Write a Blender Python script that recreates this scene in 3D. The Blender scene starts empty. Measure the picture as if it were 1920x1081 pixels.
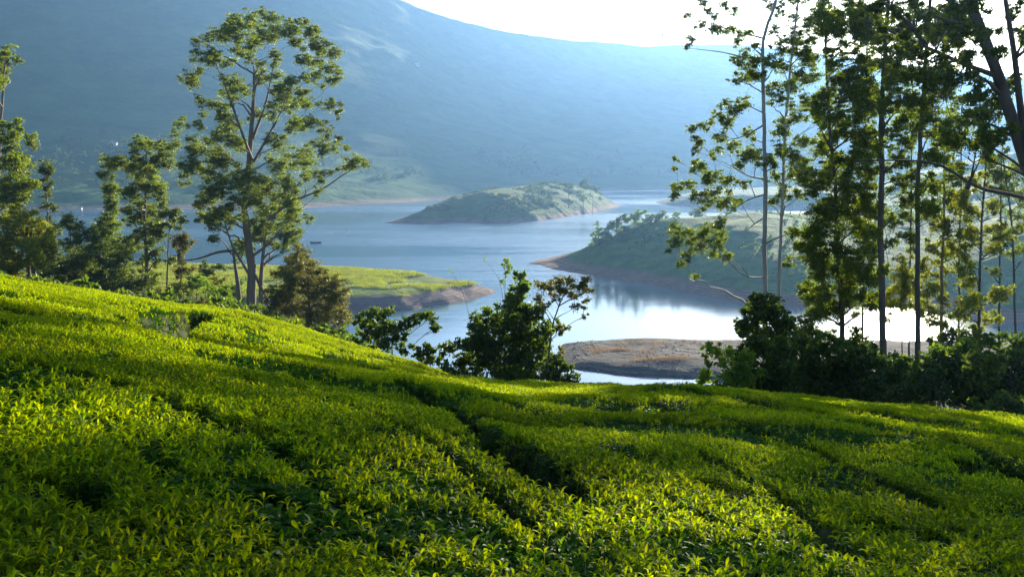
import bpy, math, random
import numpy as np
from mathutils import Vector

rng = np.random.default_rng(7)
random.seed(7)
scene = bpy.context.scene
COL = scene.collection

# ------------------------------------------------------------------ camera
F, CX, CY, CAMZ = 1700.0, 960.0, 540.5, 40.0
PITCH = math.radians(8.37)
SP, CP = math.sin(PITCH), math.cos(PITCH)
cam = bpy.data.cameras.new('camera')
cam.sensor_width = 36.0
cam.lens = 36.0 * F / 1920.0
cam.clip_start, cam.clip_end = 0.1, 20000
camo = bpy.data.objects.new('camera', cam)
COL.objects.link(camo)
camo.location = (0, 0, CAMZ)
camo.rotation_euler = (math.pi / 2 - PITCH, 0, 0)
scene.camera = camo

# ------------------------------------------------------------------ sky, sun, exposure
SUN_EL, SUN_AZ = math.radians(11.3), math.radians(23.6)
w = bpy.data.worlds.new('World')
scene.world = w
w.use_nodes = True
sky = w.node_tree.nodes.new('ShaderNodeTexSky')
sky.sky_type = 'NISHITA'
sky.sun_disc = False
sky.sun_elevation, sky.sun_rotation = SUN_EL, SUN_AZ
sky.altitude = 1200
sky.air_density, sky.dust_density, sky.ozone_density = 1.0, 2.2, 2.0
bgn = w.node_tree.nodes['Background']
w.node_tree.links.new(sky.outputs[0], bgn.inputs[0])
bgn.inputs[1].default_value = 0.052
sl = bpy.data.lights.new('sun', 'SUN')
sl.energy, sl.angle, sl.color = 5.0, math.radians(0.6), (1.0, 0.90, 0.68)
slo = bpy.data.objects.new('sun', sl)
COL.objects.link(slo)
SD = Vector((math.sin(SUN_AZ) * math.cos(SUN_EL), math.cos(SUN_AZ) * math.cos(SUN_EL), math.sin(SUN_EL)))
slo.rotation_euler = SD.to_track_quat('Z', 'Y').to_euler()
slo.location = (200, 400, 300)
vs = scene.view_settings
vs.view_transform, vs.look, vs.gamma, vs.exposure = 'Standard', 'None', 1.0, 2.25
vs.use_curve_mapping = False
HAZE_DENSITY, HAZE_COLOR, HAZE_ANISO = 0.00020, (0.22, 0.43, 0.86), 0.52
cy = scene.cycles
cy.use_denoising = True
cy.max_bounces, cy.diffuse_bounces, cy.glossy_bounces = 6, 3, 2
cy.transmission_bounces, cy.volume_bounces, cy.transparent_max_bounces = 4, 0, 8
cy.sample_clamp_indirect = 6.0

# ------------------------------------------------------------------ helpers: projection, noise, meshes
def XT(px, py):
    u, v = (px - CX) / F, (CY - py) / F
    d = CP + v * SP
    return u / d, (-SP + v * CP) / d
def at(px, py, y):
    X, T = XT(px, py)
    return np.array((X * y, y, CAMZ + T * y))
def W(px, py, z=0.0):
    X, T = XT(px, py)
    y = (z - CAMZ) / T
    return np.array((X * y, y))
def _hash(i, j, s):
    n = (i * 374761393 + j * 668265263 + s * 1442695041) & 0xFFFFFFFF
    n = ((n ^ (n >> 13)) * 1274126177) & 0xFFFFFFFF
    return ((n ^ (n >> 16)) & 0xFFFF) / 65535.0
def vnoise(x, y, s=0):
    x, y = np.asarray(x, float), np.asarray(y, float)
    i, j = np.floor(x).astype(np.int64), np.floor(y).astype(np.int64)
    fx, fy = x - i, y - j
    fx, fy = fx * fx * (3 - 2 * fx), fy * fy * (3 - 2 * fy)
    a, b, c, d = _hash(i, j, s), _hash(i + 1, j, s), _hash(i, j + 1, s), _hash(i + 1, j + 1, s)
    return (a * (1 - fx) + b * fx) * (1 - fy) + (c * (1 - fx) + d * fx) * fy - 0.5
def fbm(x, y, o=4, s=0):
    r, a = 0.0, 1.0
    for k in range(o):
        r = r + a * vnoise(x * 2 ** k + 17.3 * k, y * 2 ** k - 9.1 * k, s + k)
        a *= 0.5
    return r
def link(o, parent=None):
    COL.objects.link(o)
    if parent is not None:
        o.parent = parent
    return o
def mesh(name, V, faces, mat, smooth=True):
    me = bpy.data.meshes.new(name)
    V = np.asarray(V, np.float32).reshape(-1, 3)
    faces = [np.asarray(f, np.int32) for f in faces if len(f)]
    me.vertices.add(len(V))
    me.vertices.foreach_set('co', V.ravel())
    loops = np.concatenate([f.ravel() for f in faces])
    sizes = np.concatenate([np.full(len(f), f.shape[1], np.int32) for f in faces])
    starts = np.concatenate(([0], np.cumsum(sizes)[:-1])).astype(np.int32)
    me.loops.add(len(loops))
    me.loops.foreach_set('vertex_index', loops)
    me.polygons.add(len(sizes))
    me.polygons.foreach_set('loop_start', starts)
    me.polygons.foreach_set('loop_total', sizes)
    me.polygons.foreach_set('use_smooth', np.full(len(sizes), smooth))
    me.update(calc_edges=True)
    me.validate()
    me.materials.append(mat)
    return me
def obj(name, me, parent=None):
    return link(bpy.data.objects.new(name, me), parent)
def empty(name, loc):
    e = bpy.data.objects.new(name, None)
    e.location = Vector([float(c) for c in loc])
    e.empty_display_size = 0.5
    COL.objects.link(e)
    return e
def tag(o, label=None, cat=None, group=None, kind=None):
    if label: o['label'] = label
    if cat: o['category'] = cat
    if group: o['group'] = group
    if kind: o['kind'] = kind
    return o
def grid_faces(nx, ny, keep=None):
    i, j = np.meshgrid(np.arange(nx - 1), np.arange(ny - 1), indexing='ij')
    a = (i * ny + j).ravel()
    f = np.stack([a, a + ny, a + ny + 1, a + 1], 1)
    return f if keep is None else f[keep[f].any(1)]

# ------------------------------------------------------------------ materials
def new_mat(name):
    m = bpy.data.materials.new(name)
    m.use_nodes = True
    nt = m.node_tree
    nt.nodes.clear()
    out = nt.nodes.new('ShaderNodeOutputMaterial')
    return m, nt, out
def N(nt, t, **kw):
    n = nt.nodes.new(t)
    for k, v in kw.items():
        if k.startswith('i_'):
            key = k[2:]
            n.inputs[int(key) if key.isdigit() else key.replace('_', ' ')].default_value = v
        else:
            setattr(n, k, v)
    return n
def ramp(nt, stops):
    r = nt.nodes.new('ShaderNodeValToRGB')
    e = r.color_ramp.elements
    while len(e) < len(stops): e.new(0.5)
    for k, (p, c) in enumerate(stops):
        e[k].position = p
        e[k].color = (*c, 1)
    return r
def leaf_mat(name, dark, light, trans, tfac=0.4, rough=0.45, spec=0.4, rnd='island'):
    m, nt, out = new_mat(name)
    L = nt.links.new
    g = N(nt, 'ShaderNodeNewGeometry')
    oi = N(nt, 'ShaderNodeObjectInfo')
    src = g.outputs['Random Per Island']
    if rnd == 'both':
        ad = N(nt, 'ShaderNodeMath', operation='ADD'); L(g.outputs['Random Per Island'], ad.inputs[0]); L(oi.outputs['Random'], ad.inputs[1])
        hf = N(nt, 'ShaderNodeMath', operation='MULTIPLY', i_1=0.5); L(ad.outputs[0], hf.inputs[0]); src = hf.outputs[0]
    r = ramp(nt, [(0.0, dark), (0.55, tuple((a + b) / 2 for a, b in zip(dark, light))), (1.0, light)])
    L(src, r.inputs[0])
    # broad patches of older and younger growth
    nz = N(nt, 'ShaderNodeTexNoise', i_Scale=0.35 if rnd != 'both' else 0.5, i_Detail=3.0)
    L(g.outputs['Position'], nz.inputs['Vector'])
    mr = N(nt, 'ShaderNodeMapRange', i_1=0.3, i_2=0.7, i_3=0.72, i_4=1.3); L(nz.outputs[0], mr.inputs[0])
    mx = N(nt, 'ShaderNodeVectorMath', operation='SCALE'); L(r.outputs[0], mx.inputs[0]); L(mr.outputs[0], mx.inputs['Scale'])
    bs = N(nt, 'ShaderNodeBsdfPrincipled', i_Roughness=rough)
    bs.inputs['Specular IOR Level'].default_value = spec
    L(mx.outputs[0], bs.inputs['Base Color'])
    tr = N(nt, 'ShaderNodeBsdfTranslucent')
    tm = N(nt, 'ShaderNodeVectorMath', operation='MULTIPLY'); L(mx.outputs[0], tm.inputs[0]); tm.inputs[1].default_value = trans
    L(tm.outputs[0], tr.inputs[0])
    ms = N(nt, 'ShaderNodeMixShader', i_0=tfac)
    L(bs.outputs[0], ms.inputs[1]); L(tr.outputs[0], ms.inputs[2]); L(ms.outputs[0], out.inputs[0])
    return m
def bark_mat(name, c1, c2, scale=3.0):
    m, nt, out = new_mat(name)
    L = nt.links.new
    g = N(nt, 'ShaderNodeNewGeometry')
    mp = N(nt, 'ShaderNodeMapping'); mp.inputs['Scale'].default_value = (1, 1, 0.22)
    L(g.outputs['Position'], mp.inputs[0])
    nz = N(nt, 'ShaderNodeTexNoise', i_Scale=scale, i_Detail=6.0, i_Roughness=0.65); L(mp.outputs[0], nz.inputs['Vector'])
    r = ramp(nt, [(0.3, c1), (0.7, c2)]); L(nz.outputs[0], r.inputs[0])
    bs = N(nt, 'ShaderNodeBsdfPrincipled', i_Roughness=0.85); L(r.outputs[0], bs.inputs['Base Color'])
    bp = N(nt, 'ShaderNodeBump', i_Strength=0.5, i_Distance=0.04); L(nz.outputs[0], bp.inputs['Height']); L(bp.outputs[0], bs.inputs['Normal'])
    L(bs.outputs[0], out.inputs[0])
    return m
def ground_mat(name, grass_a, grass_b, soil_a, soil_b, z0, z1, zn, scale, bump=0.3, nscale=None):
    """soil below the drawdown line (world height with noise), vegetation above"""
    m, nt, out = new_mat(name)
    L = nt.links.new
    g = N(nt, 'ShaderNodeNewGeometry')
    n1 = N(nt, 'ShaderNodeTexNoise', i_Scale=scale, i_Detail=8.0, i_Roughness=0.65); L(g.outputs['Position'], n1.inputs['Vector'])
    n2 = N(nt, 'ShaderNodeTexNoise', i_Scale=nscale or scale * 0.23, i_Detail=5.0); L(g.outputs['Position'], n2.inputs['Vector'])
    gr = ramp(nt, [(0.35, grass_a), (0.65, grass_b)]); L(n1.outputs[0], gr.inputs[0])
    so = ramp(nt, [(0.35, soil_a), (0.65, soil_b)])
    sx = N(nt, 'ShaderNodeSeparateXYZ'); L(g.outputs['Position'], sx.inputs[0])
    # old waterlines: thin level strata left by the falling lake
    wz = N(nt, 'ShaderNodeMath', operation='MULTIPLY', i_1=11.0); L(sx.outputs[2], wz.inputs[0])
    wn = N(nt, 'ShaderNodeMath', operation='MULTIPLY_ADD', i_1=5.0); L(n1.outputs[0], wn.inputs[0]); L(wz.outputs[0], wn.inputs[2])
    ws = N(nt, 'ShaderNodeMath', operation='SINE'); L(wn.outputs[0], ws.inputs[0])
    wa = N(nt, 'ShaderNodeMath', operation='MULTIPLY_ADD', i_1=0.10); L(ws.outputs[0], wa.inputs[0]); L(n1.outputs[0], wa.inputs[2])
    L(wa.outputs[0], so.inputs[0])
    ma = N(nt, 'ShaderNodeMath', operation='MULTIPLY_ADD', i_1=zn, i_2=-0.5 * zn); L(n2.outputs[0], ma.inputs[0])
    mb = N(nt, 'ShaderNodeMath', operation='ADD'); L(ma.outputs[0], mb.inputs[0]); L(sx.outputs[2], mb.inputs[1])
    mc = N(nt, 'ShaderNodeMath', operation='MULTIPLY_ADD', i_1=zn * 0.8, i_2=-0.4 * zn); L(n1.outputs[0], mc.inputs[0])
    md = N(nt, 'ShaderNodeMath', operation='ADD'); L(mb.outputs[0], md.inputs[0]); L(mc.outputs[0], md.inputs[1])
    mr = N(nt, 'ShaderNodeMapRange', i_1=z0, i_2=z1); L(md.outputs[0], mr.inputs[0])
    mx = N(nt, 'ShaderNodeMixRGB'); L(mr.outputs[0], mx.inputs[0]); L(so.outputs[0], mx.inputs[1]); L(gr.outputs[0], mx.inputs[2])
    bs = N(nt, 'ShaderNodeBsdfPrincipled', i_Roughness=0.95); bs.inputs['Specular IOR Level'].default_value = 0.1
    L(mx.outputs[0], bs.inputs['Base Color'])
    bp = N(nt, 'ShaderNodeBump', i_Strength=bump, i_Distance=1.0 / scale); L(n1.outputs[0], bp.inputs['Height']); L(bp.outputs[0], bs.inputs['Normal'])
    L(bs.outputs[0], out.inputs[0])
    return m
def plain(name, c, rough=0.8):
    m, nt, out = new_mat(name)
    bs = N(nt, 'ShaderNodeBsdfPrincipled', i_Roughness=rough)
    g = N(nt, 'ShaderNodeNewGeometry')
    nz = N(nt, 'ShaderNodeTexNoise', i_Scale=2.0, i_Detail=4.0); nt.links.new(g.outputs['Position'], nz.inputs['Vector'])
    r = ramp(nt, [(0.3, tuple(0.7 * x for x in c)), (0.7, c)]); nt.links.new(nz.outputs[0], r.inputs[0])
    nt.links.new(r.outputs[0], bs.inputs['Base Color'])
    nt.links.new(bs.outputs[0], out.inputs[0])
    return m

M = {}
M['euc'] = leaf_mat('eucalyptus_leaf', (0.036, 0.072, 0.014), (0.130, 0.170, 0.020), (2.3, 2.1, 0.6), 0.53, 0.45, 0.3)
M['euc_yellow'] = leaf_mat('yellow_green_leaf', (0.062, 0.105, 0.012), (0.175, 0.205, 0.018), (2.4, 2.0, 0.5), 0.55, 0.45, 0.3)
M['euc_dark'] = leaf_mat('dark_leaf', (0.024, 0.052, 0.016), (0.085, 0.120, 0.018), (2.4, 2.1, 0.7), 0.5, 0.42, 0.3)
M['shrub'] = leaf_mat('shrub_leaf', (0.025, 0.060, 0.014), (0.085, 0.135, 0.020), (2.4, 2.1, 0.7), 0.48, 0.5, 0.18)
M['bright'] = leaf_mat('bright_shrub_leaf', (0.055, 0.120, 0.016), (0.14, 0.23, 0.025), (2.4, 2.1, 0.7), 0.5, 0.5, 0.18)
M['olive'] = leaf_mat('olive_leaf', (0.045, 0.060, 0.015), (0.13, 0.135, 0.030), (2.2, 1.9, 0.7), 0.42, 0.5, 0.3)
M['far_leaf'] = leaf_mat('far_leaf', (0.028, 0.060, 0.018), (0.075, 0.115, 0.024), (2.0, 1.9, 0.8), 0.42, 0.6, 0.2)
M['grass'] = leaf_mat('grass_blade', (0.10, 0.15, 0.012), (0.22, 0.25, 0.022), (2.0, 1.8, 0.6), 0.5, 0.6, 0.2)
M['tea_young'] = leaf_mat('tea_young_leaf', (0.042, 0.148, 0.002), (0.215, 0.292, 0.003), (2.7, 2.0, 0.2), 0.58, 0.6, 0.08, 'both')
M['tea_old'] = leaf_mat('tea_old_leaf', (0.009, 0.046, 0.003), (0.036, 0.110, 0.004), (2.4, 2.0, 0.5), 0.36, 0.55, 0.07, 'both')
M['bark'] = bark_mat('brown_bark', (0.10, 0.075, 0.055), (0.24, 0.18, 0.13))
M['bark_pale'] = bark_mat('pale_bark', (0.22, 0.22, 0.22), (0.42, 0.41, 0.39))
M['bark_dark'] = bark_mat('dark_bark', (0.045, 0.038, 0.034), (0.11, 0.09, 0.075))
M['hill'] = ground_mat('hillside_soil', (0.020, 0.026, 0.008), (0.055, 0.075, 0.018), (0.10, 0.075, 0.055), (0.2, 0.15, 0.11), 1.0, 3.0, 1.5, 0.9)
M['mountain'] = ground_mat('mountain_cover', (0.022, 0.075, 0.014), (0.058, 0.130, 0.022), (0.16, 0.11, 0.08), (0.26, 0.19, 0.14), 1.5, 3.0, 4.0, 0.02, 0.3, 0.006)
M['island'] = ground_mat('island_cover', (0.032, 0.078, 0.016), (0.095, 0.150, 0.026), (0.16, 0.10, 0.08), (0.27, 0.18, 0.14), 1.7, 2.8, 2.0, 0.12, 0.5)
M['penin'] = ground_mat('peninsula_cover', (0.028, 0.085, 0.018), (0.090, 0.170, 0.028), (0.18, 0.10, 0.075), (0.30, 0.18, 0.13), 1.7, 2.9, 2.0, 0.16, 0.5)
M['tongue'] = ground_mat('promontory_cover', (0.10, 0.15, 0.02), (0.20, 0.24, 0.035), (0.15, 0.115, 0.11), (0.25, 0.18, 0.16), 2.65, 3.05, 1.1, 0.20, 0.4)
M['mud'] = ground_mat('mudflat_soil', (0.10, 0.085, 0.04), (0.17, 0.12, 0.06), (0.050, 0.041, 0.038), (0.13, 0.102, 0.090), 2.25, 2.4, 1.9, 0.45, 1.0, 0.16)
M['dry_grass'] = leaf_mat('dry_grass_blade', (0.17, 0.11, 0.05), (0.30, 0.20, 0.09), (1.5, 1.3, 0.9), 0.4, 0.7, 0.1)
M['stone'] = plain('grey_stone', (0.12, 0.105, 0.10))
M['wall'] = plain('white_wall', (0.75, 0.72, 0.68))
M['roof'] = plain('grey_roof', (0.35, 0.30, 0.28))
M['dark'] = plain('dark_wood', (0.03, 0.03, 0.035))

def water_mat():
    m, nt, out = new_mat('lake_water')
    L = nt.links.new
    g = N(nt, 'ShaderNodeNewGeometry')
    mp = N(nt, 'ShaderNodeMapping'); mp.inputs['Scale'].default_value = (0.30, 1.0, 1.0); mp.inputs['Rotation'].default_value = (0, 0, 0.12)
    L(g.outputs['Position'], mp.inputs[0])
    n1 = N(nt, 'ShaderNodeTexNoise', i_Scale=0.9, i_Detail=4.0, i_Roughness=0.6); L(mp.outputs[0], n1.inputs['Vector'])
    # wind patches: ripples stronger on the open water, calm near the mudflat
    n2 = N(nt, 'ShaderNodeTexNoise', i_Scale=0.012, i_Detail=3.0); L(mp.outputs[0], n2.inputs['Vector'])
    sx = N(nt, 'ShaderNodeSeparateXYZ'); L(g.outputs['Position'], sx.inputs[0])
    far = N(nt, 'ShaderNodeMapRange', i_1=230.0, i_2=420.0, i_3=0.08, i_4=1.0); L(sx.outputs[1], far.inputs[0])
    pt = N(nt, 'ShaderNodeMapRange', i_1=0.42, i_2=0.58, i_3=0.25, i_4=1.0); L(n2.outputs[0], pt.inputs[0])
    mu = N(nt, 'ShaderNodeMath', operation='MULTIPLY'); L(far.outputs[0], mu.inputs[0]); L(pt.outputs[0], mu.inputs[1])
    ro = N(nt, 'ShaderNodeMapRange', i_1=0.0, i_2=1.0, i_3=0.09, i_4=0.28); L(mu.outputs[0], ro.inputs[0])
    st = N(nt, 'ShaderNodeMath', operation='MULTIPLY', i_1=0.9); L(mu.outputs[0], st.inputs[0])
    n3 = N(nt, 'ShaderNodeTexNoise', i_Scale=0.085, i_Detail=4.0, i_Roughness=0.65); L(mp.outputs[0], n3.inputs['Vector'])       # longer wind waves
    hs = N(nt, 'ShaderNodeMath', operation='MULTIPLY_ADD', i_1=5.0); L(n3.outputs[0], hs.inputs[0]); L(n1.outputs[0], hs.inputs[2])
    bp = N(nt, 'ShaderNodeBump', i_Distance=0.25); L(hs.outputs[0], bp.inputs['Height']); L(st.outputs[0], bp.inputs['Strength'])
    bs = N(nt, 'ShaderNodeBsdfPrincipled', i_IOR=1.9)
    bs.inputs['Base Color'].default_value = (0.045, 0.115, 0.175, 1)
    L(ro.outputs[0], bs.inputs['Roughness']); L(bp.outputs[0], bs.inputs['Normal'])
    L(bs.outputs[0], out.inputs[0])
    return m
M['water'] = water_mat()

# ------------------------------------------------------------------ the near hillside (tea slopes, then the wooded bank down to the lake)
def curve(pts):
    a = np.array([XT(*p) for p in pts])
    return lambda X: np.interp(X, a[:, 0], a[:, 1])
def pxc(pts):                                      # value against image column
    xs = np.array([(p[0] - CX) / F / CP for p in pts]); v = np.array([p[1] for p in pts], float)
    return lambda X: np.interp(X, xs, v)
C1 = curve([(-700, 500), (-300, 530), (0, 566), (200, 604), (375, 646), (450, 665), (525, 681), (600, 694), (750, 705), (850, 712), (920, 719), (1000, 723), (1200, 727), (1300, 731), (1400, 739), (1500, 751), (1600, 762), (1700, 769), (1800, 779), (1920, 794), (2200, 830), (2700, 880)])
Y1 = pxc([(-700, 15), (0, 15), (600, 15), (850, 18), (1000, 22), (1400, 25), (1920, 24), (2600, 24)])
C2 = curve([(-700, 470), (-300, 500), (0, 525), (150, 545), (300, 571), (350, 580), (385, 583), (450, 594), (550, 617), (650, 647), (750, 678), (820, 701), (850, 714), (900, 745), (1000, 800), (1200, 900), (2700, 1500)])
Y2 = pxc([(-700, 30), (0, 30), (600, 27), (850, 24), (2700, 24)])
SB = pxc([(-700, -0.13), (0, -0.150), (300, -0.165), (500, -0.168), (650, -0.20), (850, -0.30), (1000, -0.32), (1400, -0.33), (1920, -0.30), (2700, -0.26)])
H0 = pxc([(-700, 1.10), (0, 1.0), (960, 0.92), (1920, 0.95), (2700, 1.0)])
KK = pxc([(-700, 0.0014), (0, 0.0016), (250, 0.0028), (380, 0.0050), (520, 0.0075), (850, 0.0095), (2700, 0.0095)])
def smax(a, b, k):
    h = np.clip(0.5 + 0.5 * (a - b) / k, 0, 1)
    return b * (1 - h) + a * h + k * h * (1 - h)
def hill_rel(X, y):
    y1, y2 = Y1(X), Y2(X)
    s = y / y1
    z1 = y * C1(X) - np.where(s < 1, H0(X) * np.maximum(1 - s, 0) ** 2, 0)
    t = np.maximum(y - y1, 0)
    z1 = np.where(s >= 1, y1 * C1(X) + t * (SB(X) - 0.10 * (1 - np.exp(-t / 6))) + (C1(X) - SB(X)) * 1.5 * (1 - np.exp(-t / 1.5)), z1)
    t2 = np.maximum(y - y2, 0)
    kk = KK(X)
    z2 = y * C2(X) - kk * (y2 - y) ** 2
    z2 = np.where(y > y2, y2 * C2(X) + t2 * SB(X) + (C2(X) - SB(X)) * 4 * (1 - np.exp(-t2 / 4)), z2)
    return smax(z1, z2, 0.07)
ysamp = np.geomspace(1.2, 60, 1500)
def tea_hit(px, py):
    X, T = XT(px, py)
    z = hill_rel(np.full_like(ysamp, X), ysamp)
    k = np.argmax(z >= ysamp * T)
    return np.array((X * ysamp[k], ysamp[k]))
# paths and gaps between the bushes: polylines (image points on the slope), half width, depth
GROOVES = [([(735, 722), (780, 735), (850, 772)], 0.12, 0.50), ([(850, 772), (885, 800), (930, 842), (965, 872)], 0.125, 0.58),
           ([(965, 872), (1000, 902), (1050, 932)], 0.10, 0.5), ([(1050, 932), (1110, 962)], 0.06, 0.32),
           ([(285, 632), (310, 622), (345, 612), (385, 600)], 0.30, 0.62),
           ([(612, 672), (640, 668), (668, 674)], 0.30, 0.5),
           ([(220, 580), (262, 594), (300, 604)], 0.20, 0.35), ([(40, 570), (65, 574)], 0.2, 0.4), ([(110, 571), (140, 574)], 0.2, 0.4),
           ([(1450, 760), (1560, 775), (1620, 782)], 0.22, 0.40), ([(1600, 780), (1720, 800), (1840, 805), (1920, 812)], 0.22, 0.35),
           ([(1640, 1000), (1680, 1018), (1730, 1022)], 0.09, 0.28), ([(1880, 905), (1920, 915), (1960, 920)], 0.25, 0.45),
           ([(1330, 930), (1375, 950)], 0.08, 0.22), ([(1440, 860), (1530, 880)], 0.08, 0.18), ([(1130, 860), (1200, 885)], 0.07, 0.18),
           ([(0, 745), (30, 752)], 0.12, 0.35), ([(350, 790), (380, 800)], 0.06, 0.15), ([(420, 812), (480, 835)], 0.08, 0.2),
           ([(490, 945), (540, 955)], 0.07, 0.2), ([(140, 930), (170, 960)], 0.06, 0.16), ([(270, 880), (310, 900)], 0.06, 0.16),
           ([(1250, 740), (1500, 790), (1700, 840), (1900, 900)], 0.10, 0.28), ([(1150, 745), (1350, 800), (1550, 870), (1800, 980)], 0.07, 0.24),
           ([(900, 745), (1080, 790), (1250, 850), (1450, 940), (1600, 1060)], 0.05, 0.24),
           ([(250, 690), (500, 740), (700, 800), (850, 880), (1000, 1000)], 0.05, 0.22), ([(60, 700), (300, 770), (520, 860), (650, 960)], 0.045, 0.18), ([(1350, 752), (1600, 800), (1920, 860)], 0.10, 0.26)]
GW = [(np.array([tea_hit(*p) for p in pts]), hw, dp) for pts, hw, dp in GROOVES]
def polydist(x, y, P):
    d = np.full(np.shape(x), 1e9)
    for a, b in zip(P[:-1], P[1:]):
        ab = b - a
        t = np.clip(((x - a[0]) * ab[0] + (y - a[1]) * ab[1]) / (ab @ ab + 1e-9), 0, 1)
        d = np.minimum(d, np.hypot(x - a[0] - t * ab[0], y - a[1] - t * ab[1]))
    return d
def groove(x, y):
    g = np.zeros(np.shape(x))
    wob = 0.35 * vnoise(x * 3.1, y * 3.1, 5) + 0.25 * vnoise(x * 9, y * 9, 6)
    for P, hw, dp in GW:
        d = polydist(x, y, P) * (1 + wob)
        g = np.maximum(g, dp * np.clip(1.6 - d / hw, 0, 1) ** 0.8)
    return g
def tea_edge(X):                                    # the tea ends a little beyond its crest
    return np.where(X < (850 - CX) / F, Y2(X) + 3.0, Y1(X) + 2.5)
def hill(x, y, tea=True):
    X = x / np.maximum(y, 0.3)
    z = hill_rel(X, y)
    wgt = np.clip((tea_edge(X) + 1 - y) / 2, 0, 1)
    bushes = 0.15 * fbm(x / 1.3, y / 1.3, 2, 3) * np.clip(y / 8, 0.35, 1) + 0.25 * fbm(x / 4.0, y / 4.0, 2, 9) * np.clip((y - 3) / 10, 0, 1) * np.clip((tea_edge(X) - y) / 6, 0.2, 1)
    rough = 0.9 * fbm(x / 9, y / 9, 4, 12) * np.clip((y - tea_edge(X)) / 15, 0, 1)
    z = z + wgt * (bushes - groove(x, y)) + rough - (1 - wgt) * 0.35
    zf = np.maximum(CAMZ + z, -2.0)
    return zf
nu, ny = 420, 430
Xg = np.linspace(-0.95, 0.95, nu)
yg = np.concatenate((np.linspace(0.5, 6, 90), np.linspace(6.05, 34, 240), np.geomspace(34.6, 330, ny - 330)))
XX, YY = np.meshgrid(Xg, yg, indexing='ij')
xx, yy = XX * YY, YY
zz = hill(xx, yy)
V = np.stack([xx, yy, zz - 0.03], -1).reshape(-1, 3)
keep = (V[:, 2] > -1.9)
hillside = obj('hillside', mesh('hillside', V, [grid_faces(nu, ny, keep)], M['hill']))
tag(hillside, 'steep hillside under the tea bushes and trees', None, None, 'structure')

# ------------------------------------------------------------------ lake, islands, shores, mountain
lake = obj('lake', mesh('lake', [(-3600, -300, 0), (3600, -300, 0), (3600, 3800, 0), (-3600, 3800, 0)], [[[0, 1, 2, 3]]], M['water'], False))
tag(lake, 'blue rippled lake between the hills', None, None, 'structure')
def sdist(x, y, P):
    P2 = np.vstack([P, P[:1]])
    d = polydist(x, y, P2)
    ins = np.zeros(np.shape(x), bool)
    for a, b in zip(P2[:-1], P2[1:]):
        c = ((a[1] > y) != (b[1] > y)) & (x < (b[0] - a[0]) * (y - a[1]) / (b[1] - a[1] + 1e-12) + a[0])
        ins ^= c
    return np.where(ins, d, -d)
ISL = {}
def island(name, label, poly, zmax, run, mat, rough=1.0, res=(190, 150), shore=1.0, power=1.0, back=None):
    P = np.array([W(*p) for p in poly])
    zm = pxc(zmax)
    lo, hi = P.min(0) - 12, P.max(0) + 12
    gx, gy = np.linspace(lo[0], hi[0], res[0]), np.linspace(lo[1], hi[1], res[1])
    def H(x, y):
        s = sdist(x, y, P) + shore * (3.0 * fbm(x / 22, y / 22, 3, 31) + 1.6 * fbm(x / 5, y / 5, 2, 33))
        q = np.clip(s / run, 0, 1)
        h = zm(x / y) * (1 - (1 - q) ** 2) ** power
        if back is not None: h = h + back(x / y) * np.clip((y - 300) / 190, 0, 1) ** 1.3 * q
        return np.where(s > 0, h + rough * q * (2.2 * fbm(x / 26, y / 26, 4, 41) + 0.5 * fbm(x / 6, y / 6, 2, 44)) + 0.12, np.maximum(s * 0.25, -2.0))
    x, y = np.meshgrid(gx, gy, indexing='ij')
    z = H(x, y)
    V = np.stack([x, y, z], -1).reshape(-1, 3)
    o = obj(name, mesh(name, V, [grid_faces(*res, V[:, 2] > -1.6)], mat))
    tag(o, label, None, None, 'structure')
    ISL[name] = (H, P)
    return o
island('island', 'long low green island with bare brown shore in the lake',
       [(716, 418), (790, 420), (860, 416), (900, 419), (960, 418), (1010, 414), (1060, 407), (1110, 398), (1166, 385), (1140, 381), (1080, 382), (1000, 384), (900, 388), (820, 396), (760, 408)],
       [(716, 3), (800, 11), (850, 14.5), (900, 16), (1000, 18), (1060, 19.5), (1100, 20), (1130, 15), (1166, 4)], 52, M['island'])
island('islet', 'thin grey spit of land near the far shore',
       [(1228, 380), (1260, 385), (1300, 388), (1420, 392), (1600, 392), (1600, 372), (1420, 369), (1300, 368), (1240, 374)],
       [(1228, 3), (1300, 7), (1500, 12)], 25, M['island'], 0.6, (110, 80))
island('promontory', 'grassy tongue of land with bare grey bank',
       [(935, 546), (905, 555), (850, 568), (760, 581), (650, 585), (560, 590), (420, 600), (200, 610), (0, 620), (0, 512), (250, 513), (420, 514), (600, 517), (700, 520), (800, 525), (880, 535)],
       [(0, 5), (400, 4.4), (640, 3.7), (780, 3.4), (860, 2.9), (935, 2.2)], 12, M['tongue'], 0.35, (240, 120), 0.5, 1.0)
island('peninsula', 'green peninsula with a reddish bare shore behind the trees',
       [(990, 493), (1030, 504), (1080, 512), (1150, 521), (1230, 535), (1300, 550), (1370, 562), (1430, 571), (1500, 573), (1600, 572), (1700, 573), (1780, 586), (1850, 599), (1920, 606), (2400, 620), (2400, 412), (1900, 412), (1600, 414), (1480, 424), (1380, 442), (1250, 455), (1100, 472), (1030, 483)],
       [(990, 3), (1060, 12), (1120, 19), (1180, 23), (1250, 24), (1320, 23), (1400, 21), (1500, 16), (1600, 13), (1740, 13), (1900, 25), (2400, 34)], 105, M['penin'], 1.0, (240, 200), back=pxc([(1330, 0), (1450, 9), (1600, 17), (1750, 20), (2000, 16)]))
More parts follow.
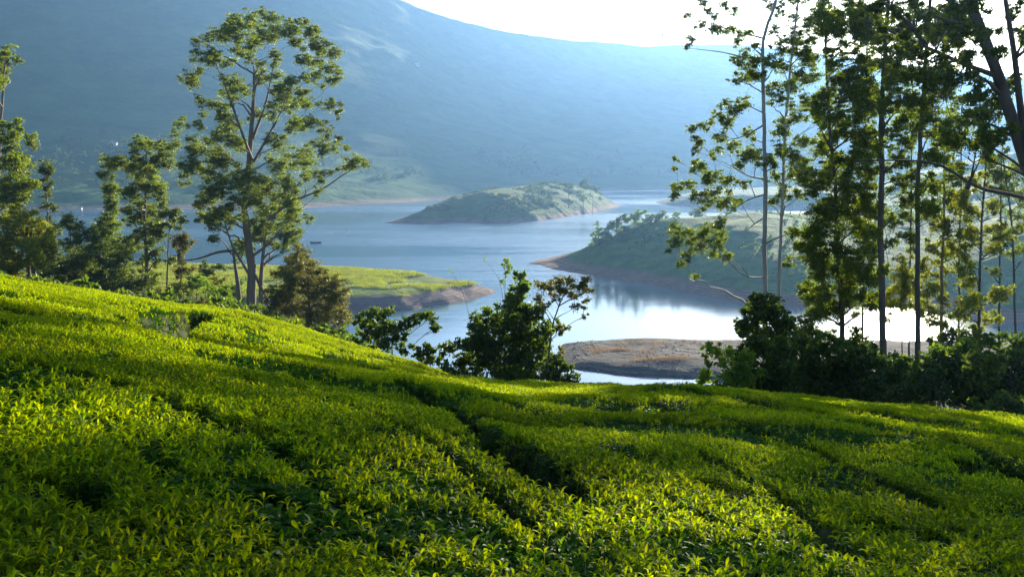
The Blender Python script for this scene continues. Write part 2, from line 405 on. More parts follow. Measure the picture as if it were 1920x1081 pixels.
island('mudflat', 'grey exposed mudflat with dry grass beside the lake',
       [(1058, 690), (1085, 694), (1120, 698), (1150, 703), (1200, 706), (1260, 707), (1320, 711), (1380, 722), (1450, 748), (1700, 790), (2100, 800), (2100, 641), (1700, 641), (1450, 638), (1300, 639), (1200, 639), (1100, 642), (1062, 646), (1040, 665)],
       [(1040, 0.9), (1200, 1.4), (2100, 1.5)], 7, M['mud'], 0.42, (260, 130), 0.8)
island('far_hill', 'low green hill beyond the peninsula on the right',
       [(1535, 396), (1700, 402), (1900, 405), (2400, 410), (2400, 362), (1900, 360), (1700, 362), (1580, 372)],
       [(1535, 4), (1620, 16), (1700, 24), (1800, 34), (1920, 44), (2400, 60)], 60, M['island'], 1.2, (150, 90))

# far mountain wall across the lake
CM = curve([(-1500, -230), (-800, -240), (0, -220), (300, -170), (500, -105), (640, -48), (740, 0), (790, 20), (850, 40), (930, 58), (1000, 69), (1060, 76), (1140, 83), (1220, 90), (1290, 86), (1380, 86), (1500, 98), (1700, 125), (1920, 150), (2300, 150), (3200, 80)])
YS = pxc([(-1500, 560), (-600, 620), (0, 665), (570, 690), (760, 775), (900, 860), (1130, 1020), (1300, 1060), (1600, 1030), (2200, 800), (3200, 700)])
YCR = pxc([(-1500, 1300), (0, 1500), (740, 1750), (1300, 2200), (2200, 2000), (3200, 1800)])
nm, mm = 330, 200
Xm = np.linspace(-1.45, 1.45, nm)
tm = np.concatenate((np.linspace(-0.04, 1.0, 160), np.linspace(1.01, 1.5, 40)))
XM, TM = np.meshgrid(Xm, tm, indexing='ij')
def mtn(XM, TM):
    ys, yc = YS(XM), YCR(XM)
    y = ys + (yc - ys) * TM
    x = XM * y
    zc = CAMZ + yc * CM(XM)
    t = np.clip(TM, 0, 1)
    prof = 0.10 * t + 0.62 * t ** 1.5 + 0.28 * t ** 3
    z = zc * prof + 3 * np.clip(TM * 20, 0, 1) + np.where(TM < 0, TM * 120, 0)
    env = np.clip(TM * 2.2, 0, 1) * np.clip((1.06 - TM) * 3, 0.10, 1)
    rid = np.abs(fbm(x / 330, y / 520, 5, 61)) * 2
    z = z + env * (12 * (0.35 - rid) + 9 * fbm(x / 150, y / 150, 5, 71)) + np.where(TM > 1, -(TM - 1) * 900 * (TM - 1), 0)
    z = z + np.clip(TM * 30, 0, 1) * 3 * fbm(x / 20, y / 20, 2, 75)
    return x, y, z
x, y, z = mtn(XM, TM)
z = np.where((TM > 0.004) & (z < 0.5), 0.5, z)
V = np.stack([x, y, z], -1).reshape(-1, 3)
mountain = obj('mountain', mesh('mountain', V, [grid_faces(nm, 200)], M['mountain']))
tag(mountain, 'hazy blue mountainside across the lake', None, None, 'structure')
MTOP = float(z.max())
def mtn_hit(px, py):
    X, T = XT(px, py)
    t = np.linspace(0, 1, 800)
    a, b, c = mtn(np.full_like(t, X), t)
    k = np.argmax((c - CAMZ) >= b * T)
    return np.array((a[k], b[k], c[k]))

# ------------------------------------------------------------------ leaf clouds, tubes, trees
def unit(v):
    return v / (np.linalg.norm(v, axis=-1, keepdims=True) + 1e-9)
def leaves(C, L, wr, droop=0.35, out=None, tri=False):
    n = len(C)
    d = rng.normal(size=(n, 3)); d[:, 2] -= droop * 2
    if out is not None: d += out
    d = unit(d)
    s = unit(np.cross(d, rng.normal(size=(n, 3))))
    nn = np.cross(d, s)
    Ls = L * rng.uniform(0.6, 1.35, (n, 1)); ws = Ls * wr
    m = C + nn * Ls * 0.10
    if tri: return np.stack([C - d * Ls / 2 + s * ws / 2, C + d * Ls / 2, C - d * Ls / 2 - s * ws / 2], 1).reshape(-1, 3)
    V = np.stack([C - d * Ls / 2, m + s * ws / 2, C + d * Ls / 2, m - s * ws / 2], 1).reshape(-1, 3)
    return V
def quads(V, k=4):
    return np.arange(len(V)).reshape(-1, k)
def clump_points(c, r, n, flat=0.62, puffs=16):
    """a leaf clump: several small domes spread through a flattened ball"""
    P = unit(rng.normal(size=(puffs, 3))) * rng.uniform(0.2, 0.95, (puffs, 1)) * np.array((1, 1, flat)) * r
    P[:, 2] += 0.12 * r
    k = rng.integers(0, puffs, n)
    pr = rng.uniform(0.13, 0.36, puffs) * r
    q = unit(rng.normal(size=(n, 3)))
    q[:, 2] = np.where(q[:, 2] < -0.15, -q[:, 2] * 0.7, q[:, 2])
    rad = rng.uniform(0.35, 1.05, (n, 1)) ** 0.6 * np.where(rng.uniform(0, 1, (n, 1)) < 0.24, 1.9, 1.0)
    drop = np.zeros((n, 3)); hang = rng.uniform(0, 1, n) < 0.2; drop[hang, 2] = -rng.uniform(0, 0.55, hang.sum()) * r      # hanging sprays below the domes
    return c + P[k] + q * rad * pr[k][:, None] * np.array((1, 1, 0.75)) + drop, P + c
def tube(P, R, sides=6):
    P, R = np.asarray(P, float), np.asarray(R, float)
    t = unit(np.gradient(P, axis=0))
    ref = np.where(np.abs(t[:, 2:3]) > 0.9, np.array([[0.0, 1, 0]]), np.array([[0.0, 0, 1]]))
    a = unit(np.cross(t, ref)); b = np.cross(t, a)
    th = np.arange(sides) / sides * 2 * np.pi
    V = (P[:, None] + R[:, None, None] * (np.cos(th)[None, :, None] * a[:, None] + np.sin(th)[None, :, None] * b[:, None])).reshape(-1, 3)
    n = len(P)
    i, j = np.meshgrid(np.arange(n - 1), np.arange(sides), indexing='ij')
    j2 = (j + 1) % sides
    f = np.stack([i * sides + j, i * sides + j2, (i + 1) * sides + j2, (i + 1) * sides + j], -1).reshape(-1, 4)
    return V, f
class Bag:
    def __init__(s): s.V, s.Fq, s.n = [], [], 0
    def add(s, V, f):
        s.V.append(V); s.Fq.append(np.asarray(f) + s.n); s.n += len(V)
    def mesh(s, name, mat, smooth=True):
        return mesh(name, np.vstack(s.V), [np.vstack(s.Fq)], mat, smooth)
def resample(P, step):
    P = np.asarray(P, float)
    d = np.r_[0, np.cumsum(np.linalg.norm(np.diff(P, axis=0), axis=1))]
    n = max(3, int(d[-1] / step) + 1)
    t = np.linspace(0, d[-1], n)
    Q = np.stack([np.interp(t, d, P[:, k]) for k in range(3)], 1)
    for _ in range(2):
        Q[1:-1] = 0.25 * Q[:-2] + 0.5 * Q[1:-1] + 0.25 * Q[2:]
    return Q
def tree(name, label, cat, y, trunk, clumps, mat, bark, w0, limbs=(), stems=(), group=None, depth=None, leaf=0.24, wr=0.34,
         dens=1.0, flat=0.75, droop=0.35, base=None, tip=0.25, split_limbs=True, crown='crown', rmul=1.25, minr=0.012, sat=2):
    """trunk/limbs/clumps are image points set at the tree's own distance y; depth spreads the clumps front to back"""
    fine = wr < 0.45
    if fine: leaf, wr = leaf * 0.64, wr * 1.15
    pxm = y / F                                       # metres for one image pixel
    tr = [at(px, py, y) for px, py in trunk]
    X0 = XT(*trunk[0])[0]
    zb = float(hill(np.array([X0 * y]), np.array([y]))[0]) if base is None else base
    b0 = np.array((X0 * y, y, zb - 0.25))
    if tr[0][2] > b0[2] + 0.05: tr = [b0] + tr
    else: tr[0] = b0
    P = resample(tr, 0.6)
    wb = np.cumsum(rng.normal(size=(len(P), 2)), 0) * 0.05 * w0; wb -= np.linspace(0, 1, len(P))[:, None] * wb[-1]; P[:, :2] += wb
    root = empty(name, (b0[0], b0[1], zb))
    tag(root, label, cat, group)
    n = len(P)
    R = w0 / 2 * (1 - (1 - tip) * np.linspace(0, 1, n) ** 0.85)
    R[:2] *= np.array([1.5, 1.15])
    bag = Bag(); bag.add(*tube(P, R, 8))
    nodes, nrad, owner, nlen = [p for p in P[2:]], list(R[2:]), [-1] * (n - 2), [0.0] * (n - 2)
    limb_bags = []
    cen = np.mean([c[0] for c in clumps]) if clumps else trunk[0][0]
    spread = (max(c[0] + c[2] for c in clumps) - min(c[0] - c[2] for c in clumps)) / 2 * pxm if clumps else 1
    dp = depth if depth is not None else spread * 0.8
    for st in stems:                                  # extra stems from the ground or trunk
        Q = [at(px, py, y + rng.uniform(-.3, .3)) for px, py in st]
        Q = resample(Q, 0.5)
        r = w0 * 0.26 * (1 - 0.6 * np.linspace(0, 1, len(Q)))
        lb = Bag(); lb.add(*tube(Q, r, 6)); limb_bags.append(lb)
        nodes += list(Q[2:]); nrad += list(r[2:]); owner += [len(limb_bags) - 1] * (len(Q) - 2); nlen += [0.0] * (len(Q) - 2)
    for st in limbs:
        ang = rng.uniform(-1, 1) * 0.5
        p0 = at(*st[0], y)
        Q = []
        for px, py in st:
            q = at(px, py, y); dd = np.linalg.norm(q - p0)
            yk = y + dd * ang
            Q.append(at(px, py, yk))
        Q = resample(Q, 0.5)
        r0 = max(w0 * 0.15, 0.025)
        r = r0 * (1 - 0.78 * np.linspace(0, 1, len(Q)))
        lb = Bag(); lb.add(*tube(Q, r, 5)); limb_bags.append(lb)
        nodes += list(Q[1:]); nrad += list(r[1:]); owner += [len(limb_bags) - 1] * (len(Q) - 1); nlen += list(np.arange(1, len(Q)) * 0.5)
    CV = []
    cl = []
    for (px, py, r) in clumps:
        f = np.clip((px - cen) * pxm / max(spread, .1), -1, 1)
        yk = y + rng.uniform(-1, 1) * dp * math.sqrt(max(1 - f * f, 0.05))
        c0, r0 = at(px, py, yk), r * yk / F * rmul
        cl.append((c0, r0))
        for _ in range(sat):                          # looser satellite sprays round each clump
            o_ = unit(rng.normal(size=3)) * rng.uniform(0.7, 1.35) * r0 * np.array((1, 1.2, 0.8))
            cl.append((c0 + o_, r0 * rng.uniform(0.4, 0.72)))
    cl.sort(key=lambda c: np.linalg.norm(c[0][:2] - b0[:2]) + 0.3 * abs(c[0][2] - b0[2]))
    for c, r in cl:
        A = np.array(nodes)
        dv = c - A
        hd = np.linalg.norm(dv[:, :2], axis=1)
        cost = np.linalg.norm(dv, axis=1) + 3.0 * np.maximum(0.45 * hd - dv[:, 2], 0) + 0.25 * np.array(nlen)
        k = int(np.argmin(cost))
        a = A[k]; L = np.linalg.norm(c - a)
        if L > 0.3:
            mid = a + (c - a) * 0.5 + np.array((0, 0, -0.02 * L)) + rng.normal(size=3) * 0.05 * L
            mid[2] += 0.06 * L
            Q = resample([a, mid, c], max(0.35, L / 9))
            Q[1:-1] += rng.normal(size=(len(Q) - 2, 3)) * 0.035 * L / 2
            r0 = min(nrad[k] * 0.7, 0.012 + 0.013 * L + 0.006 * w0 * 10)
            rr = np.maximum(r0 * (1 - 0.75 * np.linspace(0, 1, len(Q))), minr)
            o = owner[k]
            if o < 0:
                limb_bags.append(Bag()); o = len(limb_bags) - 1
            limb_bags[o].add(*tube(Q, rr, 5))
            nodes += list(Q[1:]); nrad += list(rr[1:]); owner += [o] * (len(Q) - 1); nlen += list(nlen[k] + np.linspace(0, L, len(Q))[1:])
        else:
            o = owner[k]
        nl = int(dens * min(2600, max(60, 0.55 * (r / leaf) ** 2 / wr * 26.0)))
        pts, pf = clump_points(c, r, nl, flat)
        if o >= 0:
            for q in pf[:4]:
                Q = np.array([c - (c - a) * min(0.25, 0.4 * r / max(L, .1)), 0.5 * (c + q) + rng.normal(size=3) * 0.05 * r, q])
                limb_bags[o].add(*tube(Q, np.array([minr * 1.2, minr, minr * 0.6]), 3))
        CV.append(leaves(pts, leaf, wr, droop, tri=fine))
    tname = 'trunk' if w0 > 0.12 else 'stem'
    def rel(me):                                      # vertices are in world space: move them under the root
        co = np.empty(len(me.vertices) * 3, np.float32); me.vertices.foreach_get('co', co)
        co = co.reshape(-1, 3) - np.array(root.location, np.float32); me.vertices.foreach_set('co', co.ravel()); me.update(); return me
    def put(nm, me):
        o = bpy.data.objects.new(nm, rel(me)); COL.objects.link(o); o.parent = root; return o
    put(tname, bag.mesh(tname, bark))
    lbs = [b for b in limb_bags if b.n]
    if True:
        for b in lbs: put('limb', b.mesh('limb', bark))
    elif lbs:
        B = Bag()
        for b in lbs:
            B.add(np.vstack(b.V), np.vstack(b.Fq))
        put('branches', B.mesh('branches', bark))
    if CV:
        Vc = np.vstack(CV)
        put(crown, mesh(crown, Vc, [quads(Vc, 3 if fine else 4)], mat, False))
    return root
def fill(seed, n, x0, x1, y0, y1, r0, r1):             # extra clumps inside a crown's outline
    q = random.Random(seed)
    return [(q.uniform(x0, x1), q.uniform(y0, y1), q.uniform(r0, r1)) for _ in range(n)]
def sc(lst, s, ox, oy):                               # crop coordinates -> photograph pixels
    return [(ox + a / s, oy + b / s, r / s) for a, b, r in lst]

# ------------------------------------------------------------------ left group
bt = sc([(300,65,40),(355,80,40),(240,80,30),(190,115,35),(270,120,45),(380,110,40),(440,95,32),(490,110,38),(520,140,34),(450,140,30),(570,180,30),(530,180,32),
 (135,185,42),(185,205,32),(110,255,36),(85,268,24),(490,210,36),(550,230,32),(580,265,26),(510,260,32),(380,190,24),(250,275,36),(220,300,28),(165,345,36),(205,350,28),(270,300,34),
 (380,255,30),(430,270,36),(400,295,34),(460,310,28),(430,340,40),(375,350,36),(330,380,30),(560,350,28),(580,375,18),(500,400,32),(540,430,28),(480,340,26),(440,400,28),
 (230,420,46),(190,460,52),(140,500,44),(250,470,44),(100,540,36),(70,410,26),(120,410,22),(50,470,30),(85,580,22),(140,560,36),(200,540,44),(380,460,36),(420,510,52),(470,545,44),
 (510,575,28),(390,560,36),(520,480,30),(570,485,26),(590,455,14),(640,530,34),(605,550,22),(670,535,15),(560,565,12),(520,625,18),(320,600,44),(370,640,48),(300,660,44),(340,700,44),
 (280,620,44),(420,650,36),(390,710,40),(420,750,32),(350,750,44),(230,680,40),(170,640,36),(130,670,32),(190,720,36),(150,710,18),(480,715,20),(250,590,36),(300,770,38),(360,790,34),(440,790,22),(270,810,28),(400,810,22)], 1.743, 300, 0) + fill(20, 26, 385, 555, 300, 470, 13, 22) + fill(21, 14, 390, 560, 60, 300, 12, 18)
tree('eucalyptus_tree', 'tallest eucalyptus on the left with a domed open crown rising above the lake', 'tree', 79,
     [(471, 574), (471, 530), (472, 488), (468, 430), (466, 390), (471, 330), (473, 275), (475, 200), (477, 140)], bt, M['euc'], M['bark'], 0.95,
     limbs=[[(466, 512), (452, 488), (438, 468), (425, 430), (415, 395)], [(436, 470), (427, 469), (403, 473), (375, 485), (346, 488), (311, 490)],
            [(474, 440), (505, 410), (530, 390), (558, 373), (604, 356), (644, 327), (673, 310)], [(473, 480), (495, 465), (520, 440), (535, 415)],
            [(470, 360), (452, 320), (430, 290), (405, 268)], [(472, 310), (500, 260), (525, 215), (545, 160)], [(473, 300), (450, 240), (425, 170), (405, 120)], [(474, 260), (500, 190), (515, 110)]],
     stems=[[(449, 572), (446, 530), (440, 493), (437, 468)], [(502, 566), (490, 540), (477, 512)], [(490, 575), (489, 520), (494, 470), (500, 430)]],
     depth=5.5, leaf=0.205, dens=0.8, rmul=1.1, sat=3)
tree('eucalyptus_tree', 'tall tree at the left picture edge, its crown cut by the frame', 'tree', 70, [(-12, 520), (-8, 400), (0, 280), (6, 180), (8, 110)],
     [(14,98,11),(10,118,12),(3,137,12),(-6,161,12),(-20,130,16),(-25,190,16),(10,243,14),(29,257,12),(58,258,9),(63,272,8),(19,276,16),(29,300,18),(10,310,20),(34,329,20),(53,344,15),(67,349,9),(10,349,22),(38,358,17),(19,377,20),(48,370,11),(-20,280,22),(-30,330,24),(-40,240,22),(-25,380,22),(-50,300,22)],
     M['euc'], M['bark'], 0.5, depth=3.5, leaf=0.26, rmul=1.45)
tree('broadleaf_tree', 'yellow-green rounded tree standing at the tea edge at far left', 'tree', 62, [(54, 522), (52, 480), (50, 440)],
     [(17,413,17),(42,415,18),(58,422,18),(73,430,16),(83,442,16),(94,451,12),(62,442,20),(42,438,20),(21,447,20),(79,459,14),(58,467,18),(12,467,20),(71,478,13),(62,492,12),(25,484,18),(31,505,14),(10,497,20),(75,499,9),(-15,440,20),(-20,480,20)],
     M['euc_yellow'], M['bark'], 0.42, depth=3, leaf=0.24, flat=0.85, rmul=1.5, sat=3)
tree('slender_tree', 'very slender dark tree with stacked round tufts on the left', 'tree', 90, [(93, 520), (90, 440), (88, 360), (87, 312)],
     [(87,314,14),(79,321,8),(98,321,8),(86,338,8),(87,353,11),(89,368,9),(88,390,11),(94,414,10),(103,430,11),(92,450,12)], M['euc_dark'], M['bark'], 0.3, depth=0.8, leaf=0.24, flat=0.8)
tree('eucalyptus_tree', 'mid-height eucalyptus with airy crown left of the tallest tree', 'tree', 84, [(275, 545), (274, 480), (270, 400), (271, 330), (275, 285)],
     [(260,272,13),(284,272,13),(298,272,11),(308,291,12),(313,310,12),(289,300,12),(260,300,12),(226,305,13),(207,312,13),(197,329,9),(240,315,12),(260,329,16),(284,334,16),(298,358,14),(269,358,18),(245,368,14),(308,377,9),(260,397,16),(284,392,13),(250,416,16),(274,435,18),(298,445,14),(260,450,15),(293,474,13),(303,426,11),(240,474,16),(270,493,14),(288,520,13),(318,490,8)],
     M['euc'], M['bark'], 0.5, depth=4, leaf=0.25, rmul=1.5, sat=3)
tree('slender_tree', 'slim tree with round tufts just left of the airy mid-height eucalyptus', 'tree', 88, [(212, 545), (209, 450), (206, 370)],
     [(202,353,12),(212,366,12),(204,380,13),(212,396,12),(207,412,12),(212,428,16),(202,442,16),(216,450,14),(207,474,18),(222,490,16)], M['euc'], M['bark'], 0.35, depth=1.5, leaf=0.25, flat=0.8, rmul=1.5)
tree('dark_tree', 'small dark tree leaning over the water beside the tallest eucalyptus', 'tree', 82, [(312, 560), (314, 480), (318, 420)],
     [(305,403,11),(318,400,13),(332,404,12),(328,414,12),(343,412,9),(316,424,9)], M['euc_dark'], M['bark'], 0.25, depth=1.2, leaf=0.24)
tree('small_tree', 'small grey-green round-headed tree against the lake', 'tree', 86, [(339, 548), (340, 500), (341, 462)],
     [(342,457,14),(350,452,12),(331,450,12),(348,466,9),(335,480,9),(342,473,8),(340,498,12),(345,510,11),(333,512,10)], M['olive'], M['bark'], 0.24, depth=1.5, leaf=0.22, flat=0.8)
tree('conical_tree', 'little dark conical tree on the shore left of the tallest trunk', 'tree', 96, [(385, 548), (384, 495)],
     [(383,490,4),(384,498,6),(385,507,9),(386,517,11),(386,528,12)], M['euc_dark'], M['bark'], 0.16, depth=0.6, leaf=0.22, flat=0.9, split_limbs=False)
tree('small_tree', 'tiny flat-topped tree beside the little conical tree on the shore', 'tree', 98, [(411, 545), (411, 505)],
     [(405,501,7),(413,498,7),(419,503,6)], M['euc_dark'], M['bark'], 0.14, depth=0.6, leaf=0.22, split_limbs=False)
tree('broadleaf_tree', 'pale green pointed tree rising from the dark thicket on the left', 'tree', 85, [(135, 540), (134, 470), (130, 405)],
     [(125,406,9),(132,416,13),(142,428,13),(129,430,13),(146,449,15),(129,459,12),(148,468,13)], M['euc'], M['bark'], 0.3, depth=1.8, leaf=0.24, flat=0.85)
thicket = [('dark bushy tree below the slender tufted tree', 100, 88, [(100,480,20),(92,502,18),(110,502,18),(100,522,18)]),
           ('dark bushy tree in the middle of the left thicket', 150, 80, [(148,482,20),(136,504,18),(158,506,20),(146,528,18)]),
           ('leafy dark tree with lighter top in the left thicket', 182, 84, [(184,438,12),(177,455,12),(190,465,13),(183,486,16),(176,508,18),(190,512,16)]),
           ('dark bushy tree at the right end of the left thicket', 214, 78, [(212,505,18),(202,526,18),(226,528,18),(214,545,18)]),
           ('low dark bush under the airy mid-height eucalyptus', 245, 76, [(240,520,16),(255,535,16),(238,545,16),(262,552,14)])]
for i, (lab, px, yd, cl) in enumerate(thicket):
    tree('bushy_tree', lab, 'tree', yd, [(px, 550), (px, min(c[1] for c in cl) + 5)], cl, M['euc_dark'] if i != 2 else M['shrub'], M['bark_dark'], 0.25, group='dark trees of the left thicket', depth=2.2, leaf=0.24, flat=0.9, rmul=1.7, sat=3)
ob = sc([(1250,300,110),(1300,220,90),(1180,280,80),(1350,330,110),(1120,370,95),(1230,400,135),(1400,420,125),(1500,430,95),(1300,520,160),(1450,530,145),(1560,520,100),(1150,480,110),(1100,560,100),(1200,620,145),(1380,650,160),(1520,650,135),(1600,600,85),(1640,720,80),(1500,760,135),(1350,760,135),(1100,660,100),(1030,640,75),(1600,800,80),(1270,150,60)], 4.8, 300, 440)
tree('olive_bush', 'big olive-brown bush right of the tallest eucalyptus trunk', 'bush', 56, [(580, 610), (578, 560), (572, 500)], ob, M['olive'], M['bark_dark'], 0.3, depth=2.0, leaf=0.17, wr=0.30, dens=0.9, flat=0.95, droop=-0.35)
tree('shrub', 'low dark shrub at the foot of the tallest eucalyptus trunk', 'bush', 60, [(485, 600), (485, 588)], [(487,592,15),(470,586,13),(505,598,14),(520,606,14),(455,584,10)], M['shrub'], M['bark_dark'], 0.1, depth=1.0, leaf=0.16, flat=0.9, split_limbs=False)
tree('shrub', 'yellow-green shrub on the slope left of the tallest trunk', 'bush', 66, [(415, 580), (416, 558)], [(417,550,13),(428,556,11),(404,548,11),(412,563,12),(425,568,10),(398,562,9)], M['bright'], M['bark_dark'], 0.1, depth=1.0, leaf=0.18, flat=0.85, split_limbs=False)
tree('conical_shrub', 'small pointed spiky shrub at the tea edge beside the dark gap', 'bush', 42, [(378, 590), (378, 562)], [(379,560,4),(374,567,5),(383,568,5),(378,575,8),(370,582,7),(386,582,7)], M['olive'], M['bark_dark'], 0.06, depth=0.3, leaf=0.13, flat=1.0, droop=-0.9, split_limbs=False)
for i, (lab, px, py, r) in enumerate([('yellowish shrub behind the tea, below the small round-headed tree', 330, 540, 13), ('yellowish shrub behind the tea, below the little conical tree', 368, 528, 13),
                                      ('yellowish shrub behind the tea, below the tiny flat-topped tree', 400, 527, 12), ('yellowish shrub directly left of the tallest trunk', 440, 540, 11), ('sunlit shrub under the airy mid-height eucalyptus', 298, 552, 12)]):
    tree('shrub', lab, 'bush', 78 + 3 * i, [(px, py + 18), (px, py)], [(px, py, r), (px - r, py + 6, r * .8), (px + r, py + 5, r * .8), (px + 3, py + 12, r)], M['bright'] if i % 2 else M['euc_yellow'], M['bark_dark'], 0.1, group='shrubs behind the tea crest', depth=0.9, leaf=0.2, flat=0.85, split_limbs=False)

# ------------------------------------------------------------------ centre
tree('leafy_shrub', 'bright green arching shrub left of the centre bush', 'bush', 36, [(735, 672), (735, 640)],
     [(690,595,14),(715,592,16),(675,600,11),(702,615,20),(727,615,16),(715,635,20),(745,620,13),(755,635,14),(765,610,11),(780,596,12),(800,592,12),(812,602,11),(820,615,7),(752,655,13),(690,625,14),(725,650,16)],
     M['shrub'], M['bark_dark'], 0.12, depth=1.0, leaf=0.17, wr=0.45, flat=0.85, split_limbs=False)
cb = sc([(1300,500,105),(1150,560,85),(1040,600,55),(1250,620,130),(1400,560,100),(1100,680,100),(1400,680,130),(1000,720,46),(940,760,60),(1200,760,140),(1500,650,70),(1480,760,95),(1050,820,110),(1300,860,155),(820,780,54),(900,860,80),(1600,620,54),(1450,920,130),(1100,920,120),(1250,980,140),(900,950,64),(1560,960,70),(1400,1020,120),(980,960,70)], 4, 640, 460)
tree('leafy_bush', 'big dark leafy bush in the centre on the tea crest before the lake', 'bush', 39, [(965, 725), (962, 660), (965, 600)], cb, M['shrub'], M['bark_dark'], 0.2, depth=1.5, leaf=0.17, wr=0.5, flat=0.9, sat=3, dens=1.05, rmul=1.35)
tree('leafy_shrub', 'small dark shrub between the arching shrub and the centre bush', 'bush', 37, [(808, 690), (806, 665)], [(795,657,12),(812,660,12),(783,668,10),(820,677,11),(800,676,12),(838,690,12)], M['shrub'], M['bark_dark'], 0.08, depth=0.6, leaf=0.17, wr=0.5, flat=0.85, split_limbs=False)
tree('small_tree', 'small spreading tree growing out of the centre bush on its right', 'tree', 38, [(1026, 720), (1028, 670), (1031, 630), (1036, 600), (1046, 575), (1058, 550)],
     [(1015,535,13),(1030,545,13),(1050,532,15),(1065,530,14),(1062,550,13),(1085,542,12),(1100,527,10),(1097,547,10),(1010,560,11),(1080,575,10),(1102,565,7),(1095,595,6),(995,588,11),(1022,575,9),(1040,555,10),(1075,560,9),(1046,618,10),(1052,655,7),(1050,672,9)],
     M['olive'], M['bark_dark'], 0.17, limbs=[[(1034, 605), (1022, 575), (1010, 562)], [(1046, 575), (1070, 560), (1090, 545)]], depth=1.0, leaf=0.16, wr=0.42, flat=0.75, dens=0.8)
tree('sapling', 'upright dark leafy sapling on top of the centre bush', 'tree', 38.5, [(974, 640), (974, 520)], [(975,523,11),(972,538,13),(977,554,12),(970,566,11),(985,535,9),(974,580,12)], M['shrub'], M['bark_dark'], 0.08, depth=0.5, leaf=0.17, wr=0.5, flat=0.9, split_limbs=False)
tree('bamboo_stem', 'thin upright stem with sparse pale leaves above the centre bush', 'plant', 39.5, [(947, 600), (946, 560), (946, 535), (948, 510), (951, 484)], [(950,490,6),(950,500,7),(949,512,6),(941,530,5),(956,505,4)], M['bright'], M['bark'], 0.055, depth=0.15, leaf=0.13, wr=0.25, dens=0.7, split_limbs=False)
tree('bare_stem', 'thin arching bare stem curving left above the centre bush', 'plant', 39.8, [(946, 590), (943, 545), (938, 520), (928, 498), (915, 487), (906, 486)], [(908,487,3)], M['bright'], M['bark'], 0.04, depth=0.1, leaf=0.1, dens=0.3, split_limbs=False)
tree('bare_stem', 'leaning thin bare stem over the water left of the centre bush', 'plant', 38.8, [(886, 640), (885, 607), (877, 580), (872, 558), (867, 540), (860, 522), (847, 507)], [(845,507,3),(880,590,3)], M['bright'], M['bark_dark'], 0.045, depth=0.1, leaf=0.1, dens=0.3, split_limbs=False)
tree('leafy_shrub', 'drooping leafy shrub at the right foot of the centre bush', 'bush', 37.5, [(1062, 730), (1060, 700)], [(1050,700,12),(1065,692,12),(1075,710,12),(1052,718,12),(1035,712,11),(1048,680,8)], M['shrub'], M['bark_dark'], 0.08, depth=0.6, leaf=0.18, wr=0.5, flat=0.85, split_limbs=False)
tree('leafy_shrub', 'light green sunlit shrub below the pale trunk at the mudflat', 'bush', 36, [(1368, 742), (1365, 690)],
     [(1328,655,10),(1343,662,12),(1358,678,15),(1382,690,16),(1400,672,12),(1330,706,12),(1316,716,8),(1370,708,16),(1394,718,15),(1350,724,14),(1400,700,14),(1320,700,6),(1326,680,5)],
     M['bright'], M['bark_dark'], 0.1, rmul=1.6, depth=0.9, leaf=0.16, wr=0.45, flat=0.85, split_limbs=False)

# ------------------------------------------------------------------ right stand of tall trees
pt_cl = [(1318,6,10),(1358,11,9),(1377,20,8),(1329,26,9),(1341,33,8),(1291,31,7),(1316,49,9),(1334,56,12),(1349,55,10),(1360,62,9),(1375,61,9),(1393,66,10),(1406,63,9),(1292,72,8),(1290,86,8),(1382,81,8),(1416,89,9),(1442,15,10),(1462,11,10),(1464,26,8),
 (1395,110,15),(1410,122,18),(1400,132,15),(1385,120,9),(1380,155,9),(1400,150,14),(1420,145,15),(1450,120,15),(1460,95,12),
 (1363,194,11),(1349,219,14),(1367,233,16),(1321,238,11),(1296,245,10),(1356,261,18),(1381,208,14),(1395,194,14),(1310,268,12),(1305,282,9),(1335,292,8),(1402,254,14),(1377,275,12),(1409,289,17),(1395,303,16),(1423,300,18),(1444,303,16),(1265,301,6),(1263,319,5),(1300,310,13),(1314,317,12),(1345,331,16),(1363,345,16),(1331,345,14),(1272,352,12),(1265,366,11),(1293,349,14),(1307,370,13),(1338,366,16),(1324,384,12),(1367,377,14),(1349,387,12),(1395,349,12),(1384,380,8),
 (1261,426,12),(1279,440,15),(1272,454,14),(1300,447,15),(1321,433,15),(1342,423,15),(1353,440,14),(1331,458,16),(1310,468,14),(1349,465,13),(1363,486,14),(1286,479,12),(1279,496,10),(1254,472,7),(1303,518,7),(1338,479,11)]
tree('eucalyptus_tree', 'tall pale-barked tree at the left of the right stand, with drooping lower branch', 'tree', 57,
     [(1431, 690), (1432, 600), (1432, 520), (1432, 380), (1431, 250), (1430, 120), (1430, 58), (1444, 38), (1454, 15), (1458, -20), (1463, -70)], pt_cl + [(1470,-40,14)], M['euc'], M['bark_pale'], 0.42, tip=0.4,
     limbs=[[(1432, 520), (1410, 523), (1392, 519), (1376, 500), (1355, 478), (1322, 455), (1285, 445)], [(1432, 365), (1402, 372), (1372, 395), (1352, 410), (1340, 425)],
            [(1431, 335), (1400, 333), (1375, 310), (1345, 300)], [(1431, 235), (1410, 248), (1385, 262), (1350, 262)], [(1430, 110), (1390, 108), (1362, 98), (1330, 95), (1295, 91)], [(1430, 105), (1414, 90), (1402, 82)], [(1430, 72), (1395, 62), (1355, 52), (1318, 40)], [(1436, 455), (1470, 440), (1500, 437), (1515, 424)], [(1430, 410), (1412, 415), (1400, 432)]],
     depth=3.2, leaf=0.20, wr=0.33, droop=0.6, dens=0.8)
